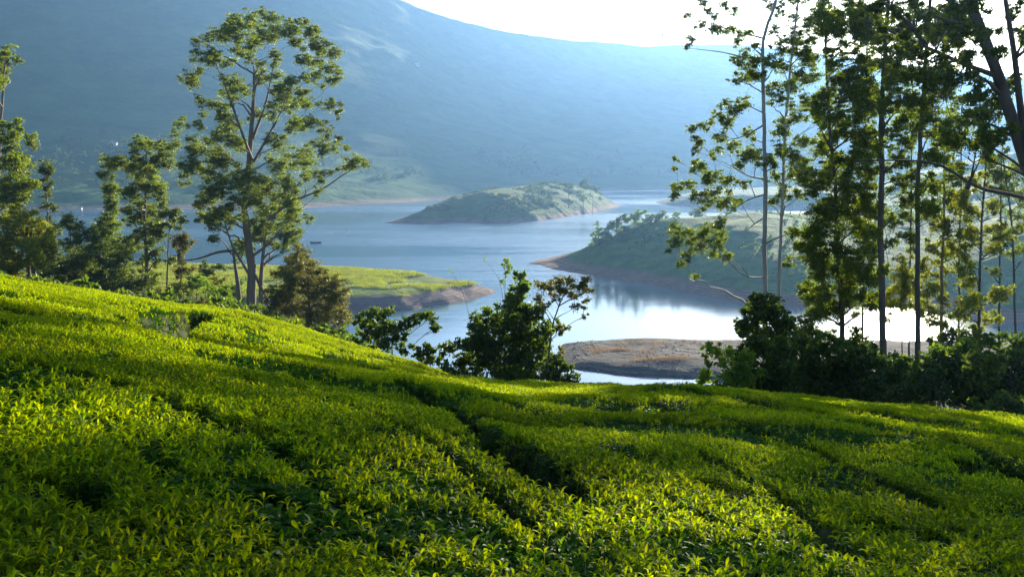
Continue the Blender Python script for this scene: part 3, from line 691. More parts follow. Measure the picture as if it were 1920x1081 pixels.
tree('eucalyptus_tree', 'thin grey tree standing just right of the pale-barked trunk', 'tree', 64, [(1456, 690), (1459, 560), (1468, 400), (1474, 250), (1482, 150), (1490, 70), (1500, -30)],
     [(1480,80,16),(1500,60,19),(1520,45,18),(1455,60,11),(1490,100,18),(1530,75,18),(1510,110,19),(1545,60,16),(1560,30,16),(1540,20,16),(1470,130,16),(1500,150,18),(1530,140,18),(1480,170,18),(1460,190,16),(1510,190,18),(1540,185,16),(1495,220,16),(1465,235,18),(1530,225,14),(1500,270,14),(1480,290,16),(1520,270,17),(1510,310,19),(1490,335,14),(1455,335,14),(1470,365,16),(1450,380,12),(1495,370,14),(1520,350,14),(1480,490,9),(1472,500,9),(1500,485,7),(1510,-10,18),(1540,-30,18),(1480,0,14)] + fill(2, 16, 1450, 1560, 20, 330, 11, 17),
     M['euc'], M['bark_pale'], 0.34, tip=0.4, limbs=[[(1466, 465), (1490, 440), (1518, 418), (1530, 390)], [(1470, 290), (1500, 250), (1525, 235)]], depth=3.2, leaf=0.20, droop=0.55, dens=0.8)
tree('dense_tree', 'dense leafy tree clothed almost to the ground in the right stand', 'tree', 53, [(1580, 700), (1580, 600), (1574, 480), (1565, 350), (1556, 250), (1551, 150), (1547, 60), (1545, 0)],
     [(1590,300,22),(1560,320,22),(1620,330,20),(1530,350,19),(1600,360,25),(1570,380,25),(1540,400,22),(1620,400,22),(1520,440,19),(1510,470,16),(1550,450,25),(1590,430,27),(1625,450,20),(1530,500,20),(1560,510,25),(1600,500,24),(1630,520,16),(1520,550,14),(1540,560,18),(1580,545,20),(1610,560,15),(1560,590,13),(1530,600,13),(1515,620,12),(1545,630,12),
      (1570,190,19),(1590,150,18),(1560,230,16),(1600,100,19),(1580,60,19),(1610,50,16),(1560,110,16),(1620,130,16),(1585,250,14),(1610,210,14),(1590,10,18),(1620,-10,18),(1560,-20,18)] + fill(4, 20, 1520, 1640, 10, 330, 12, 19) + fill(5, 14, 1510, 1640, 330, 600, 13, 20),
     M['euc'], M['bark_dark'], 0.40, tip=0.3, depth=3.0, leaf=0.20, droop=0.5, dens=1.15, rmul=1.5, sat=3)
tree('eucalyptus_tree', 'tall straight dark trunk tree left of the sun glint on the water', 'tree', 49, [(1651, 770), (1650, 640), (1648, 500), (1650, 350), (1655, 190), (1662, 60), (1670, -50)],
     [(1640,20,20),(1680,60,19),(1630,70,19),(1700,40,20),(1650,120,17),(1690,100,17),(1630,170,19),(1680,150,20),(1660,215,17),(1640,250,15),(1700,230,20),(1690,280,17),(1660,320,15),(1690,340,14),(1630,300,14),(1650,-30,20),(1690,-40,20),(1625,390,14),(1670,420,13),(1640,440,12)] + fill(7, 24, 1605, 1715, 0, 330, 12, 19) + fill(31, 10, 1600, 1700, 330, 520, 10, 15),
     M['euc'], M['bark_dark'], 0.50, tip=0.4, limbs=[[(1655, 240), (1680, 205), (1700, 190)], [(1650, 300), (1625, 262), (1600, 230)]], depth=3.0, leaf=0.19, droop=0.55, dens=1.0, rmul=1.35)
tree('eucalyptus_tree', 'tall slim reddish-dark trunk tree right of the sun glint on the water', 'tree', 46, [(1719, 720), (1720, 620), (1722, 450), (1724, 300), (1729, 210), (1736, 100), (1746, -10), (1752, -70)],
     [(1740,150,20),(1730,200,22),(1770,180,23),(1750,230,23),(1720,250,17),(1770,270,20),(1740,60,20),(1780,40,20),(1760,300,15),(1710,330,14),(1745,330,12),(1700,380,15),(1740,400,15),(1790,235,22),(1730,-20,20),(1770,-30,20)] + fill(9, 24, 1690, 1800, 20, 320, 12, 20) + fill(10, 8, 1690, 1780, 330, 470, 11, 15),
     M['euc'], M['bark_dark'], 0.36, tip=0.4, depth=2.6, leaf=0.18, droop=0.55, dens=1.0, rmul=1.35)
tree('eucalyptus_tree', 'slim tree with lighter trunk, second right of the sun glint', 'tree', 61, [(1762, 690), (1763, 620), (1766, 480), (1768, 380), (1771, 270)],
     [(1780,420,14),(1755,430,15),(1785,470,15),(1745,470,15),(1775,510,14),(1750,360,14),(1790,370,14),(1768,560,12),(1765,300,14),(1785,320,14),(1740,510,12),(1755,540,11)] + fill(12, 16, 1725, 1805, 250, 600, 10, 14), M['euc_yellow'], M['bark'], 0.32, tip=0.4, depth=2.2, leaf=0.21, droop=0.55, dens=0.8)
tree('eucalyptus_tree', 'dark slim tree hung with yellowish leaves near the right edge', 'tree', 58, [(1836, 690), (1837, 620), (1839, 500), (1842, 400), (1848, 310)],
     [(1800,380,15),(1820,400,15),(1860,390,14),(1870,430,15),(1800,440,15),(1830,450,15),(1810,480,14),(1860,470,14),(1850,350,12),(1880,360,12),(1820,340,14),(1810,540,18),(1830,570,20),(1805,590,16),(1850,600,15),(1825,620,15),(1860,560,10)] + fill(13, 18, 1790, 1890, 300, 610, 10, 15), M['euc_yellow'], M['bark_dark'], 0.28, tip=0.4, depth=2.2, leaf=0.21, droop=0.55, dens=0.8)
tree('eucalyptus_tree', 'thin sparse tree nearest the right picture edge by the water', 'tree', 66, [(1904, 690), (1903, 620), (1900, 500), (1896, 410), (1884, 330), (1880, 290)],
     [(1890,440,13),(1905,410,13),(1916,470,12),(1899,480,12),(1870,385,11),(1880,320,12),(1900,350,12),(1930,430,14),(1925,380,14)] + fill(14, 8, 1860, 1930, 280, 500, 9, 13), M['euc'], M['bark_dark'], 0.26, tip=0.4, depth=2.0, leaf=0.21, droop=0.55, dens=0.7)
for i, (lab, px, yd, cl) in enumerate([
        ('very thin straight tree between the dense leafy tree and the straight dark trunk', 1618, 69, fill(41, 12, 1595, 1645, 60, 330, 9, 14) + fill(42, 6, 1600, 1640, 330, 560, 8, 12)),
        ('very thin straight tree close behind the reddish-dark trunk on its left', 1704, 71, fill(43, 12, 1680, 1730, 60, 330, 9, 14) + fill(44, 5, 1685, 1725, 330, 470, 8, 11)),
        ('very thin straight tree between the lighter trunk and the yellowish slim tree', 1796, 67, fill(45, 12, 1772, 1822, 180, 420, 9, 14) + fill(46, 7, 1778, 1815, 420, 600, 8, 12)),
        ('very thin straight tree left of the sparse one at the right edge', 1872, 63, fill(47, 10, 1850, 1895, 220, 420, 9, 13) + fill(48, 6, 1855, 1890, 420, 600, 8, 12))]):
    tree('thin_tree', lab, 'tree', yd, [(px, 690), (px + 2, 500), (px + 5, 300), (px + 8, min(c[1] for c in cl))], cl, M['euc'], M['bark_dark'], 0.22, tip=0.35, group='thin trees of the right stand', depth=1.6, leaf=0.21, droop=0.55, dens=0.9)
for lab, px, yd, cl in [('understorey shrub under the dense leafy tree, left side', 1510, 50, [(1508,610,14),(1522,628,15),(1500,634,13),(1515,650,15)]),
                        ('understorey shrub between the dense leafy tree and the dark trunk', 1612, 51, [(1605,622,10),(1618,640,13),(1600,648,12),(1628,655,12)]),
                        ('understorey shrub beside the lighter slim trunk', 1775, 52, [(1772,622,13),(1786,636,14),(1762,642,13),(1778,655,15)]),
                        ('understorey shrub below the yellowish slim tree', 1835, 50, [(1830,630,14),(1848,640,14),(1818,645,14),(1836,658,15)])]:
    tree('understorey_shrub', lab, 'bush', yd, [(px, 690), (px, min(c[1] for c in cl) + 4)], cl, M['euc_dark'], M['bark_dark'], 0.1, group='understorey shrubs of the right stand', depth=1.0, leaf=0.2, wr=0.5, flat=0.95, rmul=1.4)
tree('young_tree', 'young yellow-green conical tree glowing left of the reddish-dark trunk', 'tree', 52, [(1692, 690), (1692, 600), (1692, 490)],
     [(1692,488,11),(1685,515,16),(1700,520,15),(1680,545,18),(1705,550,18),(1690,578,20),(1670,570,14),(1713,578,14),(1662,596,12)], M['euc_yellow'], M['bark_dark'], 0.14, depth=1.0, leaf=0.18, flat=0.95, split_limbs=False)
tree('young_tree', 'young yellow-green narrow tree right of the reddish-dark trunk', 'tree', 54, [(1743, 690), (1742, 600), (1736, 520)],
     [(1734,518,8),(1745,545,13),(1731,555,12),(1740,580,15),(1755,585,10),(1747,608,13)], M['euc_yellow'], M['bark_dark'], 0.12, depth=0.9, leaf=0.18, flat=0.95, split_limbs=False)
tree('overhanging_tree', 'big dark leaning trunk with spreading limbs at the top right corner', 'tree', 25,
     [(1995, 480), (1965, 400), (1935, 320), (1912, 255), (1894, 203), (1881, 163), (1861, 122), (1849, 81), (1831, 41), (1816, 0), (1800, -60), (1790, -110)],
     [(1870,200,26),(1840,220,28),(1800,240,26),(1860,260,26),(1820,270,26),(1780,270,20),(1880,170,17),(1840,180,20),(1850,288,16),(1895,250,18),(1790,80,17),(1770,60,16),(1740,60,14),(1800,60,16),(1760,110,16),(1720,100,14),(1690,70,13),(1680,30,13),(1650,50,13),(1640,20,14),(1780,20,16),(1830,20,13),(1870,60,13),(1875,100,12),(1900,150,11),(1905,20,13),(1915,60,12),(1730,140,18),(1700,150,15),(1740,165,19),(1770,150,17),(1800,150,18),(1850,-40,24),(1950,60,26),(1965,200,26)] + fill(15, 14, 1640, 1830, 0, 160, 11, 16),
     M['euc_dark'], M['bark_dark'], 0.50, tip=0.5,
     limbs=[[(1868, 142), (1829, 130), (1794, 116), (1753, 96), (1702, 71), (1658, 55), (1631, 43), (1612, 36)], [(1735, 84), (1715, 49), (1690, 26), (1650, 0), (1630, -14)], [(1838, 50), (1784, 43), (1753, 33), (1720, 18)], [(1820, 20), (1800, 14), (1772, 4), (1750, -12)],
            [(1972, 415), (1940, 322), (1920, 309), (1884, 293), (1868, 285), (1840, 262)], [(1985, 440), (1950, 372), (1920, 364), (1858, 361), (1814, 355), (1806, 335), (1793, 314), (1741, 299), (1664, 301), (1599, 301)], [(1814, 353), (1806, 338), (1820, 332), (1832, 312)]],
     stems=[[(1945, 345), (1925, 270), (1914, 220), (1910, 173), (1904, 112), (1894, 51), (1884, 0), (1876, -70)]], depth=3.0, leaf=0.17, wr=0.4, droop=0.5, dens=0.95, sat=3, minr=0.008)
bush = [('dark_shrub', 'upright dark shrub at the foot of the pale-barked trunk', 44, [(1430,560,14),(1445,580,19),(1420,590,17),(1460,600,17),(1400,605,12),(1393,620,9),(1440,625,20),(1470,620,14),(1420,640,14),(1445,650,18)], 'shrub'),
        ('dark_bush', 'rounded dark bush below the upright dark shrub, left end of the hedge', 40, [(1440,670,26),(1470,690,28),(1430,705,26),(1480,725,26),(1450,735,26),(1425,735,20)], 'shrub'),
        ('dark_bush', 'dark bush below the dense leafy tree on the tea edge', 41, [(1520,675,28),(1550,700,30),(1580,685,26),(1540,735,26),(1590,730,28),(1510,720,26),(1500,745,22),(1565,655,14)], 'shrub'),
        ('dark_bush', 'dark bush at the foot of the tall straight dark trunk', 40, [(1620,695,24),(1640,732,26),(1602,748,20),(1628,668,14),(1610,720,22),(1655,700,18),(1650,760,20)], 'shrub'),
        ('sun_tinted_bush', 'bush directly below the glint, its yellow-green leaf colour standing in for sunlight', 42, [(1682,690,16),(1668,715,18),(1700,705,15),(1690,738,20),(1712,725,16),(1672,752,18)], 'bright'),  # sun glow painted by a brighter leaf material than its neighbours
        ('sprawling_bush', 'sprawling bush with sunlit top leaves just right of the glint', 38, [(1730,705,24),(1780,690,28),(1820,700,30),(1700,730,22),(1750,740,28),(1800,745,30),(1680,752,20),(1770,670,16)], 'shrub'),
        ('sprawling_bush', 'leafy sunlit bush at the right picture edge above the tea', 36, [(1860,680,26),(1900,670,28),(1880,720,30),(1925,715,30),(1860,755,22),(1845,715,20),(1940,680,28),(1950,740,28)], 'shrub'),
        ('low_shrub', 'low bluish-green shrub at the right end of the tea crest', 31, [(1850,775,16),(1880,785,18),(1910,780,22),(1940,790,22),(1895,765,14)], 'shrub')]
for nm, lab, yd, cl, mt in bush:
    px = sum(c[0] for c in cl) / len(cl); lo = max(c[1] for c in cl); hi = min(c[1] for c in cl)
    tree(nm, lab, 'bush', yd, [(px, lo + 20), (px, hi + 8)], cl, M[mt], M['bark_dark'], 0.11, group='bushes along the right tea crest', depth=1.6, leaf=0.21, wr=0.55, flat=0.95, dens=1.5, rmul=1.6, sat=4)
# ------------------------------------------------------------------ tea: shoots of curved, folded leaves
def tea_leaf(length, width, elev, az, curl, base_z, n=4):
    t = np.linspace(0, 1, n + 1)
    ang = elev - curl * t
    ds = length / n
    r = np.r_[0, np.cumsum(np.cos(ang[:-1]) * ds)]; h = np.r_[0, np.cumsum(np.sin(ang[:-1]) * ds)]
    wd = width * np.sin(np.pi * np.clip(t * 0.93 + 0.05, 0, 1)) ** 0.8; wd[-1] = 0.0008
    V = []
    for k in range(n + 1):
        for s in (-1, 0, 1):
            V.append((r[k], s * wd[k] / 2, h[k] + (0.22 * wd[k] if s else 0)))
    V = np.array(V)
    c, s_ = math.cos(az), math.sin(az)
    V = np.stack([V[:, 0] * c - V[:, 1] * s_, V[:, 0] * s_ + V[:, 1] * c, V[:, 2] + base_z], 1)
    f = []
    for k in range(n):
        for j in (0, 1):
            a = k * 3 + j
            f.append((a, a + 1, a + 4, a + 3))
    return V, np.array(f)
def shoot(name, kind, seed, n=4):
    r = random.Random(seed)
    B = Bag()
    nl = 4 if kind == 'young' else 6
    a0 = r.uniform(0, 6.28)
    for k in range(nl):
        az = a0 + k * 2.4 + r.uniform(-.3, .3)
        if kind == 'young':
            L = (0.085 - 0.011 * k) * r.uniform(.85, 1.2)
            V, f = tea_leaf(L, L * 0.28, r.uniform(0.75, 1.2) + 0.10 * k, az, r.uniform(1.0, 2.2), 0.02 + 0.014 * k, n)
        else:
            L = r.uniform(0.065, 0.095)
            V, f = tea_leaf(L, L * 0.40, r.uniform(0.05, 0.6), az, r.uniform(0.1, 0.7), -0.03 + 0.011 * k, n)
        B.add(V, f)
    if kind == 'young':
        B.add(*tube(np.array([(0, 0, -0.06), (0.002, 0, 0.0), (0, 0, 0.06)]), np.array([0.003, 0.0025, 0.0018]), 3))
    return B.mesh(name, M['tea_young' if kind == 'young' else 'tea_old'])
young = [shoot('tea_shoot', 'young', s) for s in range(6)]
old = [shoot('tea_old_shoot', 'old', s + 50) for s in range(4)]
young_f = [shoot('tea_shoot_small', 'young', s, 2) for s in range(6)]
old_f = [shoot('tea_old_small', 'old', s + 50, 2) for s in range(4)]
def lib(name, meshes):
    c = bpy.data.collections.new(name)
    for k, me in enumerate(meshes):
        c.objects.link(bpy.data.objects.new(f'{name}_{k:02d}', me))
    return c
LIB = {'near': lib('tea_near', young + old), 'far': lib('tea_far', young_f + old_f)}
def scatter_nodes(name, coll):
    g = bpy.data.node_groups.new(name, 'GeometryNodeTree')
    g.interface.new_socket('Geometry', in_out='INPUT', socket_type='NodeSocketGeometry')
    g.interface.new_socket('Geometry', in_out='OUTPUT', socket_type='NodeSocketGeometry')
    ni, no = g.nodes.new('NodeGroupInput'), g.nodes.new('NodeGroupOutput')
    ci = g.nodes.new('GeometryNodeCollectionInfo'); ci.inputs['Collection'].default_value = coll
    ci.inputs['Separate Children'].default_value = True; ci.inputs['Reset Children'].default_value = True
    ip = g.nodes.new('GeometryNodeInstanceOnPoints'); ip.inputs['Pick Instance'].default_value = True
    def attr(nm, ty):
        a = g.nodes.new('GeometryNodeInputNamedAttribute'); a.data_type = ty; a.inputs[0].default_value = nm
        return a.outputs[0]
    L = g.links.new
    L(ni.outputs[0], ip.inputs['Points']); L(ci.outputs[0], ip.inputs['Instance'])
    L(attr('idx', 'INT'), ip.inputs['Instance Index'])
    er = g.nodes.new('FunctionNodeEulerToRotation'); L(attr('rot', 'FLOAT_VECTOR'), er.inputs[0]); L(er.outputs[0], ip.inputs['Rotation'])
    L(attr('scl', 'FLOAT'), ip.inputs['Scale'])
    L(ip.outputs[0], no.inputs[0])
    return g
def scatter(name, P, rot, scl, idx, group, mat):
    me = bpy.data.meshes.new(name)
    me.vertices.add(len(P)); me.vertices.foreach_set('co', np.asarray(P, np.float32).ravel())
    me.materials.append(mat)
    a = me.attributes.new('rot', 'FLOAT_VECTOR', 'POINT'); a.data.foreach_set('vector', np.asarray(rot, np.float32).ravel())
    a = me.attributes.new('scl', 'FLOAT', 'POINT'); a.data.foreach_set('value', np.asarray(scl, np.float32))
    a = me.attributes.new('idx', 'INT', 'POINT'); a.data.foreach_set('value', np.asarray(idx, np.int32))
    o = bpy.data.objects.new(name, me); COL.objects.link(o)
    md = o.modifiers.new('scatter', 'NODES'); md.node_group = group
    return o
GN = {k: scatter_nodes('scatter_' + k, c) for k, c in LIB.items()}
def tea_points(y0, y1, dens, Xlim=0.70):
    """evenly jittered points on the slope between two distances, both sides a little beyond the frame"""
    area = Xlim * (y1 * y1 - y0 * y0)
    n = int(area * dens)
    y = np.sqrt(rng.uniform(y0 * y0, y1 * y1, n)); X = rng.uniform(-Xlim, Xlim, n)
    return X * y, y
def facing(x, y, e=0.15):
    h = lambda a, b: hill_rel(a / b, b)
    zx = (h(x + e, y) - h(x - e, y)) / (2 * e); zy = (h(x, y + e) - h(x, y - e)) / (2 * e)
    return zx, zy
BANDS = [(1.0, 4.0, 1350, 'near', 0.62), (4.0, 9.0, 1000, 'near', 0.64), (9.0, 17.0, 760, 'far', 0.70), (17.0, 34.0, 460, 'far', 0.88)]
pts = {'near': [], 'far': []}
for y0, y1, dn, k, s in BANDS:
    x, y = tea_points(y0, y1, dn)
    X = x / y
    ok = (y < tea_edge(X)) & ((X > -0.62 - 0.0 * y))
    x, y, X = x[ok], y[ok], X[ok]
    z = hill(x, y)
    g = groove(x, y)
    zx, zy = facing(x, y)
    n = len(x)
    # tufts: young flush or older leaves in patches; extra dark ones paint gap shade
    patch = fbm(x / 0.9, y / 0.9, 3, 91) + 0.8 * fbm(x / 0.25, y / 0.25, 2, 95)
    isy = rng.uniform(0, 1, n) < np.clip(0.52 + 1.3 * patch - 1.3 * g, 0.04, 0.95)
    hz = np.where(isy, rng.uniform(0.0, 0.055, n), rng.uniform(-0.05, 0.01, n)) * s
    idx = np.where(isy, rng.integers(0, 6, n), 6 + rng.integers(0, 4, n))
    tilt = 0.22
    rot = np.stack([0.45 * zy + rng.normal(0, tilt, n), -0.45 * zx + rng.normal(0, tilt, n), rng.uniform(0, 6.28, n)], 1)
    scl = s * rng.uniform(0.7, 1.25, n) * np.where(isy, 1.0, 1.05)
    drop = rng.uniform(0, 1, n) < np.clip((g - 0.14) * 2.6, 0, 0.93)          # few leaves at the bottom of the paths
    q = np.stack([x, y, z + hz], 1)[~drop]
    pts[k].append((q, rot[~drop], scl[~drop], idx[~drop]))
# which field a shoot belongs to: the path splits the near slope; the upper terrace lies beyond the fold
G0 = np.vstack([g[0] for g in GW[:4]])[[0, 1, 2, 4, 5, 6, 8, 9, 11]]
def field(q):
    x, y = q[:, 0], q[:, 1]; X = x / y
    upper = (X < XT(850, 712)[0]) & (y > Y1(X) + 0.6)
    gx = np.interp(y, G0[::-1, 1], G0[::-1, 0])                                   # path position at this distance
    gx = np.where(y < G0[:, 1].min(), G0[-1, 0] + (G0[:, 1].min() - y) * 0.9, gx)
    return np.where(upper, 2, np.where(x > gx, 1, 0))
roots = []
FL = [('tea bushes of the foreground slope, left of the dark path', 0), ('tea bushes right of the dark path, down to the hedge of shrubs', 1), ('sunlit upper tea terrace on the left below the tall trees', 2)]
for lab, f in FL:
    e = empty('tea_field', (0, 0, 0)); tag(e, lab, 'tea field', 'tea fields on the hillside'); roots.append(e)
near300 = []
for k in ('near', 'far'):
    Q, R_, S_, I_ = (np.concatenate(v) for v in zip(*pts[k]))
    fld = field(Q)
    single = np.zeros(len(Q), bool)
    if k == 'near':                                   # the 300 shoots that show largest stand as objects of their own
        dx = Q[:, 0] / Q[:, 1]; rel = Q[:, 2] - CAMZ; v = (rel / Q[:, 1])
        py = CY - F * (v * CP + SP) / (CP - v * SP)
        vis = (I_ < 6) & (np.abs(dx) < 0.52) & (py < 1070) & (Q[:, 1] > 1.2)
        cand = np.where(vis)[0]
        cand = cand[np.argsort(Q[cand, 1])[:300]]
        single[cand] = True
        for c in cand:
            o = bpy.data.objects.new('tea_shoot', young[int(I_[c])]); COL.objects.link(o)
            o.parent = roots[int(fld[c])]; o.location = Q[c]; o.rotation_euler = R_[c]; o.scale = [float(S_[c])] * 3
    for f in range(3):
        m = (fld == f) & ~single
        if m.sum():
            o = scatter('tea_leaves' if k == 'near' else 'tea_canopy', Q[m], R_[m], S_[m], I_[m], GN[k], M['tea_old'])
            o.parent = roots[f]; tag(o, kind='stuff')
    print('tea', k, len(Q))
# ------------------------------------------------------------------ undergrowth and far vegetation
def tuft_mesh(name, n, r, flat, leaf, mat, seed):
    pts_, _ = clump_points(np.zeros(3), r, n, flat, 6)
    V = leaves(pts_, leaf, 0.45, -0.2)
    return mesh(name, V, [quads(V)], mat, False)
def scatter_stuff(name, label, cat, P, meshes, smin, smax, parent=None):
    key = name + '_source'
    g = scatter_nodes(key, lib(key, meshes))
    n = len(P)
    o = scatter(name, P, np.stack([np.zeros(n), np.zeros(n), rng.uniform(0, 6.28, n)], 1), rng.uniform(smin, smax, n), rng.integers(0, len(meshes), n), g, M['far_leaf'])
    tag(o, label, cat, None, 'stuff')
    return o
tufts = [tuft_mesh('undergrowth_tuft', 110, 0.5, 0.7, 0.22, M['shrub'], k) for k in range(3)] + [tuft_mesh('undergrowth_tuft', 110, 0.5, 0.6, 0.22, M['euc'], k) for k in range(2)]
n = 4200
y = np.sqrt(rng.uniform(30 ** 2, 150 ** 2, n)); X = rng.uniform(-0.66, 0.66, n)
ok = (y > tea_edge(X) + 3.5)
x, y = (X * y)[ok], y[ok]
z = hill(x, y); ok = z > 0.8
scatter_stuff('undergrowth', 'low green undergrowth covering the bank between the trees', 'undergrowth', np.stack([x, y, z + 0.05], 1)[ok], tufts, 0.7, 1.9)
far = [tuft_mesh('far_tree_crown', 60, 3.6, 1.0, 1.7, M['far_leaf'], k) for k in range(4)]
n = 1500
t = rng.uniform(0.03, 0.30, n); X = rng.uniform(-0.75, 0.75, n)
x, y, z = mtn(X, t)
ok = (fbm(x / 130, y / 130, 3, 101) > 0.02) & (z > 14)
scatter_stuff('mountain_trees', 'scattered far trees on the hazy mountainside', 'trees', np.stack([x, y, z + 1.5], 1)[ok], far, 0.7, 1.5)
# rough scrub on island and peninsula
scrub = [tuft_mesh('scrub_tuft', 60, 1.0, 0.8, 0.5, M['far_leaf'], k) for k in range(3)] + [tuft_mesh('scrub_tuft', 60, 1.0, 0.7, 0.5, M['euc_yellow'], 9)]
pscrub = [tuft_mesh('scrub_tuft', 60, 1.0, 0.8, 0.5, M['shrub'], k) for k in range(3)] + [tuft_mesh('scrub_tuft', 60, 1.0, 0.7, 0.5, M['bright'], 9)]
def grass_tuft(k):
    q = rng.normal(size=(70, 3)) * np.array((0.9, 0.9, 0.0)); q[:, 2] = 0.22
    V = leaves(q, 0.55, 0.16, -1.6)
    return mesh('grass_tuft', V, [quads(V)], M['grass'], False)
grass = [grass_tuft(k) for k in range(4)]
def scrub_on(key, name, label, n, zmin, smin, smax, thr=-0.05, src=scrub, cat='scrub'):
    H, P = ISL[key]
    lo, hi = P.min(0), P.max(0)
    x, y = rng.uniform(lo[0], hi[0], n), rng.uniform(lo[1], hi[1], n)
    z = H(x, y)
    ok = (z > zmin + 2 * fbm(x / 12, y / 12, 2, 55)) & (fbm(x / 18, y / 18, 3, 57) > thr)
    scatter_stuff(name, label, cat, np.stack([x, y, z + 0.1], 1)[ok], src, smin, smax)
scrub_on('island', 'island_scrub', 'low scrub covering the top of the island', 9000, 6.0, 0.8, 2.0)
scrub_on('peninsula', 'peninsula_scrub', 'low green scrub on the peninsula slope', 16000, 5.5, 0.5, 1.5, -0.02, pscrub)
scrub_on('promontory', 'promontory_grass_tufts', 'grass tufts on the bright promontory top', 14000, 3.0, 0.6, 1.3, -0.25, grass, 'grass')
# dry grass and stones on the mudflat
def dry_tuft(k):
    q = rng.normal(size=(50, 3)) * np.array((0.8, 0.5, 0.0)); q[:, 2] = 0.12
    V = leaves(q, 0.35, 0.14, -1.2)
    return mesh('dry_tuft', V, [quads(V)], M['dry_grass'], False)
def stone(k):
    th = rng.uniform(0, 6.28)
    a = (1 + 5 ** 0.5) / 2
    V = unit(np.array([(-1, a, 0), (1, a, 0), (-1, -a, 0), (1, -a, 0), (0, -1, a), (0, 1, a), (0, -1, -a), (0, 1, -a), (a, 0, -1), (a, 0, 1), (-a, 0, -1), (-a, 0, 1)], float))
    V = V * rng.uniform(0.75, 1.2, (12, 1)) * np.array((1.0, 0.8, 0.5)) * 0.3
    f = [(0, 11, 5), (0, 5, 1), (0, 1, 7), (0, 7, 10), (0, 10, 11), (1, 5, 9), (5, 11, 4), (11, 10, 2), (10, 7, 6), (7, 1, 8), (3, 9, 4), (3, 4, 2), (3, 2, 6), (3, 6, 8), (3, 8, 9), (4, 9, 5), (2, 4, 11), (6, 2, 10), (8, 6, 7), (9, 8, 1)]
    return mesh('stone', V, [np.array(f)], M['stone'], False)
H, P = ISL['mudflat']
dg = []
for px, py, n_, sx_, sy_ in [(1120, 655, 8, 4, 1.0), (1155, 656, 12, 5, 1.0), (1240, 677, 26, 7, 0.4), (1225, 647, 9, 6, 1.4), (1290, 646, 9, 7, 1.4), (1390, 645, 9, 7, 1.4), (1208, 665, 5, 2, 1)]:
    c = W(px, py, 1.2)
    dg.append(np.stack([c[0] + rng.normal(size=n_) * sx_ * 0.45, c[1] + rng.normal(size=n_) * sy_], 1))
q = np.vstack(dg); z = H(q[:, 0], q[:, 1]); ok = z > 0.4
scatter_stuff('dry_grass', 'patches of dry orange grass on the mudflat', 'grass', np.c_[q, z][ok], [dry_tuft(k) for k in range(3)], 0.7, 1.5)
n = 1700
x, y = rng.uniform(P[:, 0].min(), 60, n), rng.uniform(P[:, 1].min(), P[:, 1].max(), n)
z = H(x, y); ok = (z > 0.02) & ((fbm(x / 7, y / 7, 3, 77) > 0.12) | (z < 0.5))
scatter_stuff('mudflat_stones', 'small stones and clods strewn over the mudflat', 'stones', np.stack([x, y, z], 1)[ok], [stone(k) for k in range(5)], 0.3, 1.3)
# trees standing on the peninsula ridge and the island
def on(key, px, y):
    X = (px - CX) / F / CP
    return float(ISL[key][0](np.array([X * y]), np.array([y]))[0])
PT = [(1122, 330, [(1120,420,4),(1124,430,4)], 'small palm-like tree lowest on the peninsula ridge'),
      (1142, 335, [(1140,430,8),(1148,424,8),(1136,438,6)], 'second ridge tree from the peninsula tip'),
      (1165, 340, [(1160,416,9),(1170,410,9),(1156,424,8)], 'bushy ridge tree third from the peninsula tip'),
      (1190, 342, [(1185,410,10),(1197,406,10),(1190,420,11),(1208,398,5)], 'tallest feathery tree on the peninsula ridge'),
      (1216, 346, [(1213,414,11),(1222,408,9),(1208,424,10)], 'bushy ridge tree right of the tallest feathery one'),
      (1240, 350, [(1235,408,7),(1244,402,8),(1240,416,10)], 'ridge tree left of the hanging eucalyptus branch'),
      (1262, 352, [(1258,412,8),(1268,404,7),(1262,420,9)], 'ridge tree behind the hanging eucalyptus branch'),
      (1310, 360, [(1304,398,8),(1316,394,8),(1310,404,8)], 'ridge tree seen through the pale-barked tree branches'),
      (1180, 332, [(1176,432,9),(1188,436,8)], 'low pale bush on the peninsula below the ridge trees'),
      (1235, 338, [(1230,430,9),(1243,426,9)], 'low pale bush on the peninsula ridge shoulder')]
for i, (px, yd, cl, lab) in enumerate(PT):
    top = min(c[1] for c in cl); zb = on('peninsula', px, yd)
    gy = CY + F * math.tan(math.atan2(CAMZ - zb, yd) - PITCH)          # image row of its foot: foliage reaches down to the slope
    k = 0
    while max(c[1] for c in cl) < gy - 8 and k < 5:
        lo = max(c[1] for c in cl) + 9; cl = cl + [(px - 6, lo, 8), (px + 6, lo + 2, 8)]; k += 1
    tree('ridge_tree', lab, 'tree', yd, [(px, max(c[1] for c in cl) + 14), (px, top + 2)], cl, M['bright' if i % 3 == 0 else 'shrub'], M['bark_dark'], 0.4, group='trees on the peninsula ridge', base=zb, depth=2.0, leaf=0.75, dens=0.8, flat=0.8, split_limbs=False, minr=0.06)
for px, yd, cl, lab in [(1094, 610, [(1090,345,5),(1097,339,5),(1096,350,7)], 'tallest rounded tree on the island top'), (1112, 612, [(1108,352,6),(1116,356,6)], 'small tree right of the tallest on the island'),
                        (1066, 615, [(1062,350,5),(1071,352,5)], 'small tree left of the tallest on the island'), (905, 600, [(901,363,5),(910,361,5)], 'small tree on the left shoulder of the island')]:
    tree('island_tree', lab, 'tree', yd, [(px, max(c[1] for c in cl) + 12), (px, cl[0][1])], cl, M['far_leaf'], M['bark_dark'], 0.5, group='trees on the island', base=on('island', px, yd), depth=2.0, leaf=1.1, dens=0.8, flat=0.85, split_limbs=False, minr=0.1)

